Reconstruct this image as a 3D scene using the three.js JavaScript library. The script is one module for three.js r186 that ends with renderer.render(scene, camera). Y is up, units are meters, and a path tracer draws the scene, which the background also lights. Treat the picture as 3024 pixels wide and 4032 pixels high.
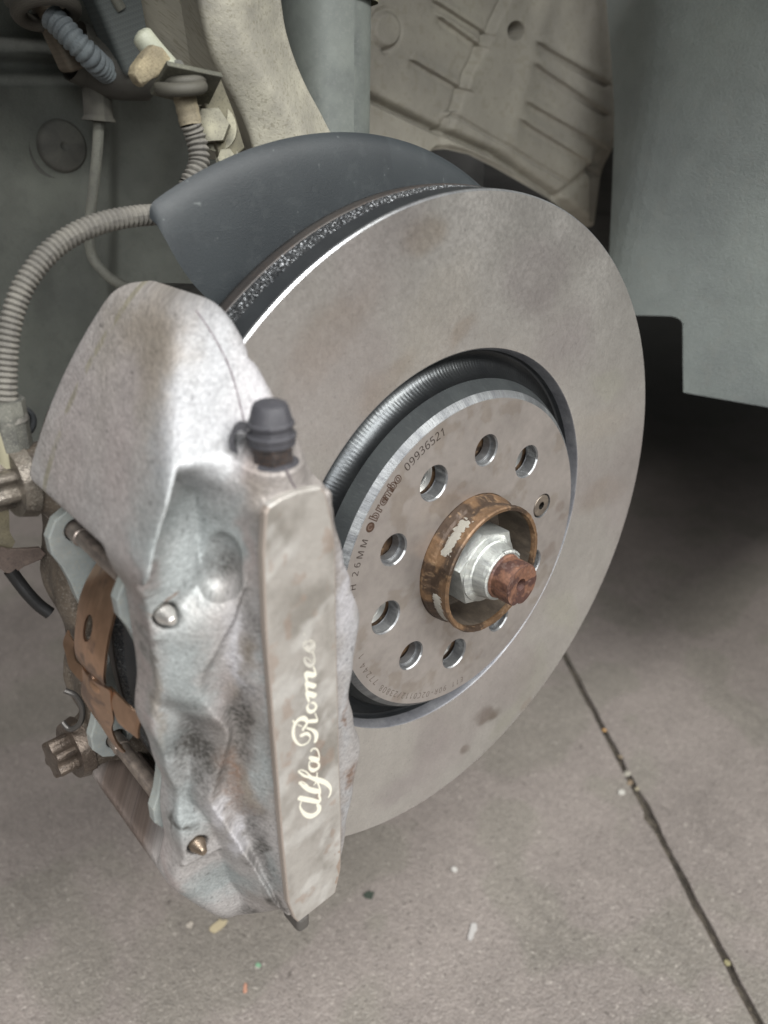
import * as THREE from 'three';
import { mergeGeometries, mergeVertices, toCreasedNormals } from 'three/addons/utils/BufferGeometryUtils.js';
import { RoundedBoxGeometry } from 'three/addons/geometries/RoundedBoxGeometry.js';
import { RectAreaLightUniformsLib } from 'three/addons/lights/RectAreaLightUniformsLib.js';

// ------------------------------------------------------------------ camera, light, exposure
// World: metres, y up, origin at the centre of the brake disc's outer face, +z along the axle to the outside of the car.
const scene = new THREE.Scene();
const FLOOR_Y = -0.47;
const EYE = new THREE.Vector3(-0.24737, 0.18837, 0.22427);
const RIGHT = new THREE.Vector3(0.75134518, 0.0172975, 0.65968267);
const DOWN = new THREE.Vector3(-0.28675833, -0.89178417, 0.34998666);
const FWD = new THREE.Vector3(0.59434845, -0.45213029, -0.66507753);
const camera = new THREE.PerspectiveCamera(2 * Math.atan(2016 / 3032.95) * 180 / Math.PI, 0.75, 0.01, 60);
{
  const m = new THREE.Matrix4().makeBasis(RIGHT, DOWN.clone().negate(), FWD.clone().negate());
  camera.quaternion.setFromRotationMatrix(m);
  camera.position.copy(EYE);
  camera.focus = 0.36;
  camera.userData.fStop = 8;
}
const renderer = new THREE.WebGLRenderer({ antialias: true });
renderer.toneMapping = THREE.LinearToneMapping;
renderer.toneMappingExposure = 1.17;
renderer.shadowMap.enabled = true;
scene.background = new THREE.Color().setRGB(0.045, 0.0465, 0.045);
RectAreaLightUniformsLib.init();
function panelLight(name, label, category, at, target, w, h, color, intensity) {
  const g = new THREE.Group(); g.name = name;
  g.position.set(...at); g.lookAt(...target);
  g.userData = { label, category };
  const housing = new THREE.Mesh(new RoundedBoxGeometry(w + 0.06, h + 0.06, 0.06, 2, 0.01), new THREE.MeshStandardMaterial({ color: 0xd8d8d4, roughness: 0.6 }));
  housing.name = 'housing'; housing.position.z = -0.05; g.add(housing);
  const glow = new THREE.Mesh(new THREE.PlaneGeometry(w, h), new THREE.MeshStandardMaterial({ color: 0x222222, emissive: new THREE.Color(...color), emissiveIntensity: 0.9 }));
  glow.name = 'diffuser'; glow.position.z = -0.014; g.add(glow);
  const l = new THREE.RectAreaLight(new THREE.Color(...color), intensity, w, h);
  l.name = 'lamp'; l.rotation.y = Math.PI; l.position.z = -0.008; g.add(l);
  scene.add(g);
}
panelLight('front_fill_panel', 'wide light panel added to fill the open wheel arch from the front', 'window', [-1.6, 1.2, 2.3], [-0.05, 0.02, 0], 1.7, 1.2, [0.985, 0.99, 0.985], 8.5);  // added panel, no known window: softens the shade in the arch from the front
panelLight('light_panel_002', 'big ceiling light panel right above the open wheel arch', 'ceiling light', [-0.6, 2.3, 1.25], [-0.05, 0, 0.1], 1.7, 1.1, [1.0, 0.995, 0.98], 14.5);
panelLight('light_panel', 'square light panel added to brighten the floor at the front of the car', 'ceiling light', [-2.1, 2.2, -1.2], [-0.2, -0.47, -0.9], 1.2, 1.2, [1.0, 0.96, 0.94], 9);  // added light, so the floor past the front of the car is lit
panelLight('light_panel_001', 'long light panel added to brighten the bay floor that the disc mirrors', 'ceiling light', [0.9, 2.3, 2.7], [0.9, -0.47, 2.4], 2.2, 0.9, [1.0, 0.985, 0.95], 24);  // added to brighten the bay floor that the disc face mirrors

// ------------------------------------------------------------------ helpers
const K = 3024 / 1659, F = 3032.95;
const V3 = (x, y, z) => new THREE.Vector3(x, y, z);
function ray(u, v) { const a = (u * K - 1512) / F, b = (v * K - 2016) / F; return FWD.clone().addScaledVector(RIGHT, a).addScaledVector(DOWN, b); }
function pz(u, v, z) { const d = ray(u, v); return EYE.clone().addScaledVector(d, (z - EYE.z) / d.z); }   // a photo direction met with the plane z, x or y
function px(u, v, x) { const d = ray(u, v); return EYE.clone().addScaledVector(d, (x - EYE.x) / d.x); }
function py(u, v, y) { const d = ray(u, v); return EYE.clone().addScaledVector(d, (y - EYE.y) / d.y); }
let seed = 12345;
const rnd = () => { seed = (seed * 1664525 + 1013904223) >>> 0; return seed / 4294967296; };
const clamp = (x, a = 0, b = 1) => Math.min(b, Math.max(a, x));
const sstep = (a, b, x) => { const t = clamp((x - a) / (b - a)); return t * t * (3 - 2 * t); };
const lerp = (a, b, t) => a + (b - a) * t;
const mix3 = (a, b, t) => [lerp(a[0], b[0], t), lerp(a[1], b[1], t), lerp(a[2], b[2], t)];
function h2(x, y) { let h = Math.imul(x, 374761393) + Math.imul(y, 668265263) | 0; h = Math.imul(h ^ (h >>> 13), 1274126177); return ((h ^ (h >>> 16)) >>> 0) / 4294967296; }
function vn(x, y, p) {   // value noise, repeating after p cells when p is given
  const xi = Math.floor(x), yi = Math.floor(y), fx = x - xi, fy = y - yi, sx = fx * fx * (3 - 2 * fx), sy = fy * fy * (3 - 2 * fy);
  const w = p ? (n) => ((n % p) + p) % p : (n) => n;
  const a = h2(w(xi), w(yi)), b = h2(w(xi + 1), w(yi)), c = h2(w(xi), w(yi + 1)), d = h2(w(xi + 1), w(yi + 1));
  return a + (b - a) * sx + (c - a) * sy + (a - b - c + d) * sx * sy;
}
function fbm(x, y, oct = 4, p = 0) { let s = 0, a = 0.5, t = 0; for (let i = 0; i < oct; i++) { s += a * vn(x + 17.3 * i, y + 9.1 * i, p); t += a; x *= 2; y *= 2; if (p) p *= 2; a *= 0.5; } return s / t; }
function fbmP(x, y, oct, p) { let s = 0, a = 0.5, t = 0; for (let i = 0; i < oct; i++) { s += a * vn(x, y, p); t += a; x *= 2; y *= 2; p *= 2; a *= 0.5; } return s / t; }
const toS = (c) => c <= 0.0031308 ? 12.92 * c : 1.055 * Math.pow(c, 1 / 2.4) - 0.055;
function tex(w, h, fn, { srgb = true, size = [1, 1], off = [0, 0], wrap = true } = {}) {   // fn(u, v) in 0..1 gives a linear colour or a number; size is metres per repeat
  const d = new Uint8Array(w * h * 4);
  for (let j = 0; j < h; j++) for (let i = 0; i < w; i++) {
    let c = fn((i + 0.5) / w, (j + 0.5) / h); if (typeof c === 'number') c = [c, c, c];
    const o = (j * w + i) * 4;
    for (let k = 0; k < 3; k++) d[o + k] = Math.round(255 * clamp(srgb ? toS(clamp(c[k])) : c[k]));
    d[o + 3] = 255;
  }
  const t = new THREE.DataTexture(d, w, h, THREE.RGBAFormat);
  if (srgb) t.colorSpace = THREE.SRGBColorSpace;
  t.magFilter = THREE.LinearFilter; t.minFilter = THREE.LinearMipmapLinearFilter; t.generateMipmaps = true;
  t.wrapS = t.wrapT = wrap ? THREE.RepeatWrapping : THREE.ClampToEdgeWrapping;
  t.repeat.set(1 / size[0], 1 / size[1]); t.offset.set(off[0], off[1]); t.needsUpdate = true;
  return t;
}
const std = (o) => new THREE.MeshStandardMaterial(o);
const lin = (r, g, b) => new THREE.Color().setRGB(r, g, b);
// things and parts: geometry is made in world coordinates and moved to the thing's base
const baseOf = new Map(), used = {};
function numbered(n) { const k = used[n] = (used[n] ?? -1) + 1; return k ? `${n}_${String(k).padStart(3, '0')}` : n; }
function thing(name, label, category, base = V3(0, 0, 0), group) {
  const g = new THREE.Group(); g.name = numbered(name); g.position.copy(base); g.userData = { label, category };
  if (group) g.userData.group = group;
  scene.add(g); baseOf.set(g, base); return g;
}
function part(name, geo, mat, parent, label) {
  const b = baseOf.get(parent), g = geo.clone(); g.translate(-b.x, -b.y, -b.z);
  const m = new THREE.Mesh(g, mat); m.name = name; m.castShadow = m.receiveShadow = true;
  if (label) m.userData.label = label;
  parent.add(m); baseOf.set(m, b); return m;
}
function structure(name, geo, mat) {
  const m = new THREE.Mesh(geo, mat); m.name = numbered(name); m.userData = { kind: 'structure' }; m.castShadow = m.receiveShadow = true;
  scene.add(m); baseOf.set(m, V3(0, 0, 0)); return m;
}
function boxUV(g0) {   // uv in metres from the side a face looks to
  const g = g0.index ? g0.toNonIndexed() : g0, p = g.attributes.position, uv = new Float32Array(p.count * 2), a = V3(), b = V3(), c = V3();
  for (let i = 0; i < p.count; i += 3) {
    a.fromBufferAttribute(p, i); b.fromBufferAttribute(p, i + 1); c.fromBufferAttribute(p, i + 2);
    const n = b.clone().sub(a).cross(c.clone().sub(a)), ax = Math.abs(n.x), ay = Math.abs(n.y), az = Math.abs(n.z);
    [a, b, c].forEach((q, k) => { const o = (i + k) * 2; if (ax >= ay && ax >= az) { uv[o] = q.z; uv[o + 1] = q.y; } else if (ay >= az) { uv[o] = q.x; uv[o + 1] = q.z; } else { uv[o] = q.x; uv[o + 1] = q.y; } });
  }
  g.setAttribute('uv', new THREE.BufferAttribute(uv, 2)); return g;
}
function lathe(profile, seg = 96, from = 0, to = Math.PI * 2, ripple) {   // profile of [r, z] round the z axis, uv = (x, y)
  const n = profile.length, pos = [], uv = [], idx = [];
  for (let j = 0; j <= seg; j++) { const a = from + (to - from) * j / seg, ca = Math.cos(a), sa = Math.sin(a);
    for (let i = 0; i < n; i++) { let [r, z] = profile[i]; if (ripple) [r, z] = ripple(r, z, a, i); pos.push(r * ca, r * sa, z); uv.push(r * ca + z * ca, r * sa + z * sa); } }
  for (let j = 0; j < seg; j++) for (let i = 0; i < n - 1; i++) { const k = j * n + i; idx.push(k, k + 1, k + n, k + 1, k + n + 1, k + n); }
  const g = new THREE.BufferGeometry(); g.setAttribute('position', new THREE.Float32BufferAttribute(pos, 3)); g.setAttribute('uv', new THREE.Float32BufferAttribute(uv, 2)); g.setIndex(idx);
  g.computeVertexNormals(); return g;
}
const crease = (g, a = 0.6) => toCreasedNormals(g.index ? g.toNonIndexed() : g, a);
function fix(g) { // close the seam of a lathe: weld positions for normals
  return g; }
function tubeAlong(points, radius, seg = 200, rad = 16, radFn) {   // swept tube; radFn(s in metres, t) gives the radius there
  const c = new THREE.CatmullRomCurve3(points, false, 'centripetal'), L = c.getLength(), g = new THREE.TubeGeometry(c, seg, 1, rad, false), p = g.attributes.position, uv = g.attributes.uv;
  const q = V3();
  for (let i = 0; i <= seg; i++) { const t = i / seg, ce = c.getPointAt(t), r = radFn ? radFn(t * L, t) : radius;
    for (let j = 0; j <= rad; j++) { const k = i * (rad + 1) + j; q.fromBufferAttribute(p, k).sub(ce).setLength(r).add(ce); p.setXYZ(k, q.x, q.y, q.z); uv.setXY(k, t * L, j / rad * 6.283 * radius); } }
  g.computeVertexNormals(); return g;
}
function orient(g, at, dir, up) { // geometry whose axis is +y is turned so that +y points along dir and moved to at
  const q = new THREE.Quaternion().setFromUnitVectors(V3(0, 1, 0), dir.clone().normalize()); const h = g.clone(); h.applyQuaternion(q); h.translate(at.x, at.y, at.z); return h;
}
function patch(nu, nv, fn, thick = 0, dir) {   // grid surface fn(s, t) -> Vector3; with a thickness it is closed along dir(s,t) or its own normal
  const pos = [], uv = [], idx = [];
  for (let j = 0; j <= nv; j++) for (let i = 0; i <= nu; i++) { const q = fn(i / nu, j / nv); pos.push(q.x, q.y, q.z); uv.push(i / nu, j / nv); }
  const W = nu + 1;
  for (let j = 0; j < nv; j++) for (let i = 0; i < nu; i++) { const k = j * W + i; idx.push(k, k + 1, k + W, k + 1, k + W + 1, k + W); }
  const g = new THREE.BufferGeometry(); g.setAttribute('position', new THREE.Float32BufferAttribute(pos, 3)); g.setIndex(idx); g.computeVertexNormals();
  g.setAttribute('uv', new THREE.Float32BufferAttribute(uv, 2));
  if (!thick) return g;
  const n = g.attributes.normal, N = W * (nv + 1), p2 = pos.slice(), i2 = idx.slice(), uv2 = uv.slice();
  for (let k = 0; k < N; k++) { const d = dir ?? V3(n.getX(k), n.getY(k), n.getZ(k)); p2.push(pos[3 * k] - d.x * thick, pos[3 * k + 1] - d.y * thick, pos[3 * k + 2] - d.z * thick); uv2.push(uv[2 * k], uv[2 * k + 1]); }
  for (let k = 0; k < idx.length; k += 3) i2.push(N + idx[k], N + idx[k + 2], N + idx[k + 1]);
  const edge = []; for (let i = 0; i < nu; i++) edge.push([i + 1, i]); for (let j = 0; j < nv; j++) edge.push([j * W, (j + 1) * W]);
  for (let i = 0; i < nu; i++) edge.push([nv * W + i, nv * W + i + 1]); for (let j = 0; j < nv; j++) edge.push([(j + 1) * W + nu, j * W + nu]);
  for (const [a, b] of edge) i2.push(a, b, N + a, b, N + b, N + a);
  const h = new THREE.BufferGeometry(); h.setAttribute('position', new THREE.Float32BufferAttribute(p2, 3)); h.setAttribute('uv', new THREE.Float32BufferAttribute(uv2, 2)); h.setIndex(i2);
  return toCreasedNormals(h.toNonIndexed(), 0.7);
}
function curveThrough(pts, closed = false) { return new THREE.CatmullRomCurve3(pts, closed, 'centripetal'); }
function extrudeXY(pts, z0, z1, bevel = 0, holes = [], seg = 2) {   // outline in the xy plane (metres), from z0 to z1
  const s = new THREE.Shape(pts.map((q) => new THREE.Vector2(q[0], q[1])));
  for (const h of holes) s.holes.push(h);
  const g = new THREE.ExtrudeGeometry(s, { depth: z1 - z0 - 2 * bevel, bevelEnabled: bevel > 0, bevelThickness: bevel, bevelSize: bevel, bevelOffset: -bevel, bevelSegments: seg, curveSegments: 24 });
  g.translate(0, 0, z0 + bevel); return g;
}
const hole = (x, y, r) => { const p = new THREE.Path(); p.absarc(x, y, r, 0, Math.PI * 2, true); return p; };

// surface nets: the zero set of f (millimetres, negative inside) as a mesh in metres
function surfaceNets(f, lo, hi, cell) {
  const n = [0, 1, 2].map((k) => Math.ceil((hi[k] - lo[k]) / cell) + 1), [nx, ny, nz] = n, val = new Float32Array(nx * ny * nz), at = (i, j, k) => (k * ny + j) * nx + i;
  for (let k = 0; k < nz; k++) for (let j = 0; j < ny; j++) for (let i = 0; i < nx; i++) val[at(i, j, k)] = f(lo[0] + i * cell, lo[1] + j * cell, lo[2] + k * cell);
  const vid = new Int32Array(nx * ny * nz).fill(-1), pos = [], idx = [];
  const C = []; for (let c = 0; c < 8; c++) C.push([c & 1, (c >> 1) & 1, c >> 2]);
  const E = []; for (let a = 0; a < 8; a++) for (let b = a + 1; b < 8; b++) { const x = a ^ b; if (x === 1 || x === 2 || x === 4) E.push([a, b]); }
  for (let k = 0; k < nz - 1; k++) for (let j = 0; j < ny - 1; j++) for (let i = 0; i < nx - 1; i++) {
    let m = 0; const v = []; for (let c = 0; c < 8; c++) { const q = val[at(i + C[c][0], j + C[c][1], k + C[c][2])]; v.push(q); if (q < 0) m |= 1 << c; }
    if (m === 0 || m === 255) continue;
    let x = 0, y = 0, z = 0, s = 0;
    for (const [a, b] of E) if ((v[a] < 0) !== (v[b] < 0)) { const t = v[a] / (v[a] - v[b]); x += lerp(C[a][0], C[b][0], t); y += lerp(C[a][1], C[b][1], t); z += lerp(C[a][2], C[b][2], t); s++; }
    vid[at(i, j, k)] = pos.length / 3; pos.push(lo[0] + (i + x / s) * cell, lo[1] + (j + y / s) * cell, lo[2] + (k + z / s) * cell);
  }
  const quad = (a, b, c, d, flip) => flip ? idx.push(a, c, b, a, d, c) : idx.push(a, b, c, a, c, d);
  for (let k = 1; k < nz - 1; k++) for (let j = 1; j < ny - 1; j++) for (let i = 1; i < nx - 1; i++) {
    const a = val[at(i, j, k)] < 0;
    if (a !== (val[at(i + 1, j, k)] < 0)) quad(vid[at(i, j - 1, k - 1)], vid[at(i, j, k - 1)], vid[at(i, j, k)], vid[at(i, j - 1, k)], !a);
    if (a !== (val[at(i, j + 1, k)] < 0)) quad(vid[at(i - 1, j, k - 1)], vid[at(i - 1, j, k)], vid[at(i, j, k)], vid[at(i, j, k - 1)], !a);
    if (a !== (val[at(i, j, k + 1)] < 0)) quad(vid[at(i - 1, j - 1, k)], vid[at(i, j - 1, k)], vid[at(i, j, k)], vid[at(i - 1, j, k)], !a);
  }
  const nor = new Float32Array(pos.length), e = cell * 0.6;
  for (let q = 0; q < pos.length; q += 3) {
    const x = pos[q], y = pos[q + 1], z = pos[q + 2]; let a = f(x + e, y, z) - f(x - e, y, z), b = f(x, y + e, z) - f(x, y - e, z), c = f(x, y, z + e) - f(x, y, z - e); const l = Math.hypot(a, b, c) || 1;
    nor[q] = a / l; nor[q + 1] = b / l; nor[q + 2] = c / l;
  }
  const g = new THREE.BufferGeometry();
  g.setAttribute('position', new THREE.Float32BufferAttribute(pos.map((q) => q / 1000), 3)); g.setAttribute('normal', new THREE.BufferAttribute(nor, 3)); g.setIndex(idx); return g;
}
const smax = (a, b, k) => { const h = Math.max(k - Math.abs(a - b), 0) / k; return Math.max(a, b) + h * h * k * 0.25; };
const smin = (a, b, k) => -smax(-a, -b, k);
function rbox(x, y, z, hx, hy, hz, r) { const a = Math.abs(x) - hx + r, b = Math.abs(y) - hy + r, c = Math.abs(z) - hz + r; return Math.hypot(Math.max(a, 0), Math.max(b, 0), Math.max(c, 0)) + Math.min(Math.max(a, b, c), 0) - r; }

// ------------------------------------------------------------------ shared textures and materials
const grain = tex(512, 512, (u, v) => 0.5 + 0.5 * (fbmP(u * 64, v * 64, 3, 64) - 0.5) + 0.35 * (h2(Math.floor(u * 512), Math.floor(v * 512)) - 0.5), { srgb: false, size: [0.08, 0.08] });
const grainFine = grain.clone(); grainFine.repeat.set(1 / 0.03, 1 / 0.03); grainFine.needsUpdate = true;
const grime = (c, spread, spots, size, sp = [0.03, 0.03, 0.03]) => tex(512, 512, (u, v) => {   // a stained surface: cloudy tone, fine grain, small dark or pale specks
  const a = fbmP(u * 6, v * 6, 5, 6), b = fbmP(u * 40 + 3, v * 40, 2, 40), g = h2(Math.floor(u * 512), Math.floor(v * 512) + 99);
  const k = 1 + spread * (a - 0.5) * 2 + spread * 0.5 * (b - 0.5) + 0.1 * (g - 0.5);
  const s = spots * sstep(0.74, 0.8, vn(u * 90, v * 90, 90));
  return mix3([c[0] * k, c[1] * k, c[2] * (k - 0.06 * (a - 0.5))], sp, s);
}, { size: [size, size] });

// floor: brushed concrete, pale mineral specks, brown and dark stains, small dark pits
const floorMap = tex(1024, 1024, (u, v) => {
  const a = fbmP(u * 5, v * 5, 5, 5), b = fbmP(u * 48, v * 48, 3, 48), c = vn(u * 260, v * 260, 260), g = h2(Math.floor(u * 1024), Math.floor(v * 1024));
  let k = 0.9 + 0.3 * (a - 0.5) + 0.12 * (fbm(u * 90, v * 14, 3) - 0.5) + 0.16 * (b - 0.5) + 0.26 * (c - 0.5) + 0.2 * (g - 0.5);
  let col = mix3([0.200 * k, 0.177 * k, 0.162 * k], [0.184 * k, 0.168 * k, 0.148 * k], sstep(0.42, 0.62, fbmP(u * 7 + 2, v * 7 + 5, 3, 7)));
  const pale = vn(u * 230 + 0.5, v * 230, 230); if (pale > 0.84) col = mix3(col, [0.42, 0.39, 0.35], sstep(0.84, 0.99, pale) * 0.6);
  const dark = vn(u * 150 + 0.5, v * 150 + 0.2, 150); if (dark > 0.9) col = mix3(col, [0.06, 0.052, 0.046], sstep(0.9, 0.96, dark) * 0.7);
  return col;
}, { size: [0.42, 0.42] });
const floorBump = tex(512, 512, (u, v) => 0.5 * fbmP(u * 60, v * 60, 4, 60) + 0.5 * vn(u * 200, v * 200, 200), { srgb: false, size: [0.21, 0.21] });
const floorMat = std({ map: floorMap, bumpMap: floorBump, bumpScale: 0.0012, roughness: 0.48 });
const jointDirt = std({ map: grime([0.045, 0.038, 0.03], 0.8, 0.5, 0.06, [0.2, 0.17, 0.12]), roughness: 1 });

// ------------------------------------------------------------------ floor of two concrete slabs with an open joint
{
  const a = V3(0.242, 0, 0.154), b = V3(0.516, 0, -0.245), d = b.clone().sub(a).normalize(), n = V3(d.z, 0, -d.x);   // n points to the slab under the camera or away from it
  const edge = (side) => { const q = []; for (let s = -1.4; s <= 4; s += (s > -0.5 && s < 1.0 ? 0.008 : 0.1)) { const w = 0.0034 + 0.0022 * (fbm(s * 60 + side * 40, side * 7, 3) - 0.4) + 0.005 * Math.pow(vn(s * 38 + side * 11, 4), 7); q.push(a.clone().addScaledVector(d, s).addScaledVector(n, side * w)); } return q; };
  const slab = (side) => {
    const e = edge(side), far = [e[e.length - 1].clone().addScaledVector(n, side * 4), e[0].clone().addScaledVector(n, side * 4)];
    const pts = [...e, ...far].map((q) => new THREE.Vector2(q.x, -q.z));
    const g = new THREE.ExtrudeGeometry(new THREE.Shape(pts), { depth: 0.05, bevelEnabled: true, bevelThickness: 0.0014, bevelSize: 0.0014, bevelOffset: -0.0014, bevelSegments: 2 });
    g.rotateX(-Math.PI / 2); g.translate(0, FLOOR_Y - 0.0514, 0); return g;
  };
  const base = new THREE.BoxGeometry(9, 0.05, 9); base.translate(0, FLOOR_Y - 0.005 - 0.025 - 0.012, 0);
  const strip = [];
  { const g = patch(900, 4, (s, t) => { const p = a.clone().addScaledVector(d, -1 + s * 3).addScaledVector(n, (t - 0.5) * 0.016); p.y = FLOOR_Y - 0.0055 + 0.0035 * (fbm(s * 500, t * 6, 3) - 0.5); return p; }); strip.push(boxUV(g)); }
  const fl = structure('floor', strip[0], jointDirt);
  for (const s of [-1, 1]) part('concrete_slab', slab(s), floorMat, fl);
  // crumbs lodged in the joint
  const along = (s, o = 0) => a.clone().addScaledVector(d, s).addScaledVector(n, o).setY(FLOOR_Y + 0.0005);
  const crumbs = [[0.30, 0.006, [0.16, 0.125, 0.085]], [0.275, 0.009, [0.24, 0.225, 0.19]], [0.262, 0.008, [0.16, 0.12, 0.08]], [0.252, 0.006, [0.22, 0.195, 0.14]], [0.052, 0.006, [0.20, 0.18, 0.10]], [-0.015, 0.004, [0.22, 0.12, 0.09]], [-0.035, 0.006, [0.25, 0.26, 0.18]], [0.345, 0.005, [0.4, 0.24, 0.1]]];
  crumbs.forEach(([s, r, c], i) => {
    const g = new THREE.IcosahedronGeometry(r * 0.42, 1), p = g.attributes.position;
    for (let k = 0; k < p.count; k++) { const f = 0.6 + 0.8 * h2(Math.round(p.getX(k) * 1e5), Math.round(p.getY(k) * 1e5) + i * 31); p.setXYZ(k, p.getX(k) * f * 1.2, p.getY(k) * f * 0.45, p.getZ(k) * f); }
    g.computeVertexNormals(); const at = along(s, (i % 3 - 1) * 0.002); g.translate(at.x, at.y, at.z);
    const names = ['tan leaf crumb wedged in the floor joint', 'pale grit crumb at the kink of the floor joint', 'orange brown crumb wedged in the floor joint beside the pale grit', 'small straw coloured crumb in the floor joint below the orange one', 'yellow crumb sitting on the edge of the floor joint', 'red brown crumb in the floor joint', 'pale green crumb in the floor joint beside the red one', 'brown crumb in the floor joint close under the disc'];
    const t = thing('joint_crumb', names[i], 'crumb', at, 'crumbs in the floor joint'); part('crumb', g, std({ color: lin(...c), roughness: 0.95 }), t);
  });
  // litter on the slabs: flat flakes, traced where they lie
  const flakes = [[470, 2002, 0.009, 0.004, [0.34, 0.29, 0.19], 'yellow scrap of torn paper on the floor below the caliper', 'paper_scrap', 0.1], [1020, 2012, 0.010, 0.003, [0.32, 0.31, 0.30], 'white sliver on the floor in front of the disc', 'white_sliver', 0.5], [558, 2086, 0.0018, 0.0018, [0.15, 0.28, 0.18], 'tiny green fleck on the floor below the caliper tip', 'green_fleck', 0], [530, 2137, 0.004, 0.0012, [0.36, 0.19, 0.13], 'tiny orange sliver on the floor below the green fleck', 'orange_sliver', 0.9], [982, 1880, 0.003, 0.003, [0.38, 0.37, 0.35], 'tiny white chip on the floor under the disc edge', 'white_chip', 0], [1343, 1713, 0.004, 0.003, [0.36, 0.35, 0.32], 'round pale chip on the floor right of the joint kink', 'pale_chip', 0], [797, 1935, 0.005, 0.004, [0.03, 0.04, 0.03], 'small black lump on the floor beside the caliper tip', 'black_lump', 0], [410, 2000, 0.003, 0.003, [0.32, 0.29, 0.25], 'tiny cream chip on the floor left of the yellow scrap', 'cream_chip', 0]];
  for (const [u, v, rx, rz, c, label, name, rot] of flakes) {
    const at = py(u, v, FLOOR_Y), pts = []; for (let k = 0; k < 14; k++) { const an = k / 14 * 6.283, f = 0.65 + 0.6 * vn(k * 0.9 + u, v); pts.push(new THREE.Vector2(Math.cos(an) * rx * f, Math.sin(an) * rz * f)); }
    const g = new THREE.ExtrudeGeometry(new THREE.Shape(pts), { depth: 0.0008, bevelEnabled: true, bevelThickness: 0.0003, bevelSize: 0.0003, bevelSegments: 1 });
    g.rotateX(-Math.PI / 2); g.rotateY(rot); g.translate(at.x, FLOOR_Y + 0.0006, at.z);
    const t = thing(name, label, 'litter', at); part('flake', g, std({ color: lin(...c), roughness: 0.9 }), t);
  }
}

// ------------------------------------------------------------------ body of the car round the wheel
const linerMap = grime([0.178, 0.198, 0.188], 0.28, 0.12, 0.5, [0.2, 0.2, 0.18]);
const linerMat = std({ map: linerMap, bumpMap: grain, bumpScale: 0.0004, roughness: 0.6 });
{
  const t = thing('wheel_arch_liner', 'grey plastic wheel arch liner sheet beside the disc with square notch in its lower edge', 'arch liner', V3(0.33, 0, 0));
  const left = [[-40, 1233], [0, 1240], [100, 1262], [220, 1284], [400, 1297], [520, 1304], [560, 1306], [640, 1310], [682, 1312]].map(([v, u]) => px(u, v, 0.33));
  const zl = (y) => { for (let i = 1; i < left.length; i++) if (y >= left[i].y) { const a = left[i - 1], b = left[i], k = clamp((y - b.y) / (a.y - b.y), 0, 3); return lerp(b.z, a.z, k); } return left[left.length - 1].z; };
  const fold = (z, y) => 0.33 + 0.28 * (-0.142 - z + Math.hypot(-0.142 - z, 0.016)) + 0.006 * Math.sin(y * 14 + z * 9) + (z > -0.05 ? 0.25 * (z + 0.05) * (z + 0.05) : 0);
  const n1 = px(1378, 681, 0.33), n2 = px(1477, 683, 0.33), n3 = px(1480, 846, 0.33), n4 = px(1659, 881, 0.33);
  const yb = (z) => n3.y + (z - n3.z) * (n4.y - n3.y) / (n4.z - n3.z);
  const yt = (z) => n1.y + (Math.min(z, n2.z) - n1.z) * (n2.y - n1.y) / (n2.z - n1.z) - (z < n2.z ? 0.006 * Math.exp(-(n2.z - z) / 0.004) : 0.006);
  const up = patch(110, 80, (s, q) => { const y0 = lerp(n1.y, 0.42, q), z = lerp(zl(y0), 0.10, s), y = lerp(yt(z), 0.42, q); return V3(fold(z, y), y, z); }, 0.003, V3(-1, 0, 0));
  const low = patch(60, 30, (s, q) => { const zs = lerp(n3.z, n2.z, q), z = lerp(zs, 0.10, s), y = lerp(yb(z), yt(Math.max(z, n2.z)), q); return V3(fold(z, y), y, z); }, 0.003, V3(-1, 0, 0));
  const planar = (g) => { const p = g.attributes.position, uv = g.attributes.uv; for (let i = 0; i < p.count; i++) uv.setXY(i, p.getZ(i), p.getY(i)); return g; };
  part('side_sheet', planar(mergeGeometries([up, low])), linerMat, t);
  // the liner goes on over the wheel, above the picture
  const roof = patch(60, 12, (s, q) => { const a = lerp(0.85, 2.75, s), r = 0.42 + 0.01 * q; return V3(r * Math.cos(a) + 0.03, r * Math.sin(a) + 0.0, lerp(-0.33, 0.02, q)); }, 0.003);
  part('arch_roof', roof, linerMat, t);
  const lip = patch(60, 8, (s, q) => { const a = lerp(0.5, 2.75, s), r = lerp(0.43, 0.66, q); return V3(r * Math.cos(a) + 0.03, r * Math.sin(a), 0.03 - 0.05 * q); }, 0.002);
  const wing = thing('front_wing', 'unseen painted front wing of the car shading the wheel arch', 'car wing', V3(0, 0.43, 0.03)); part('wing_skin', lip, std({ color: 0x23262b, roughness: 0.3, metalness: 0.3 }), wing);  // unseen wing, added to keep overhead light out of the arch
}
{
  // unseen floor pan and sill, added to keep light off the floor behind
  const t = thing('car_underbody', 'unseen dark coated underside and sill of the car shading the floor', 'car underbody', V3(1.4, 0.06, -0.8));
  const g = new RoundedBoxGeometry(2.0, 0.16, 1.75, 3, 0.03); g.translate(1.46, 0.125, -0.78);
  part('floor_pan', g, std({ map: grime([0.055, 0.055, 0.054], 0.4, 0.2, 0.4), roughness: 0.8 }), t);
  const sill = new RoundedBoxGeometry(2.0, 0.44, 0.12, 4, 0.03); sill.translate(1.5, 0.02, 0.05); part('sill', sill, std({ color: 0x16181b, roughness: 0.35 }), t);
  const h = new RoundedBoxGeometry(0.55, 0.3, 0.1, 3, 0.02); h.translate(0.43, 0.24, -0.46);  // added dark box standing in for the unlit gap behind the panel
  part('dark_backing', h, std({ map: grime([0.055, 0.055, 0.054], 0.4, 0.2, 0.4), roughness: 0.8 }), t);
}
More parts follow.
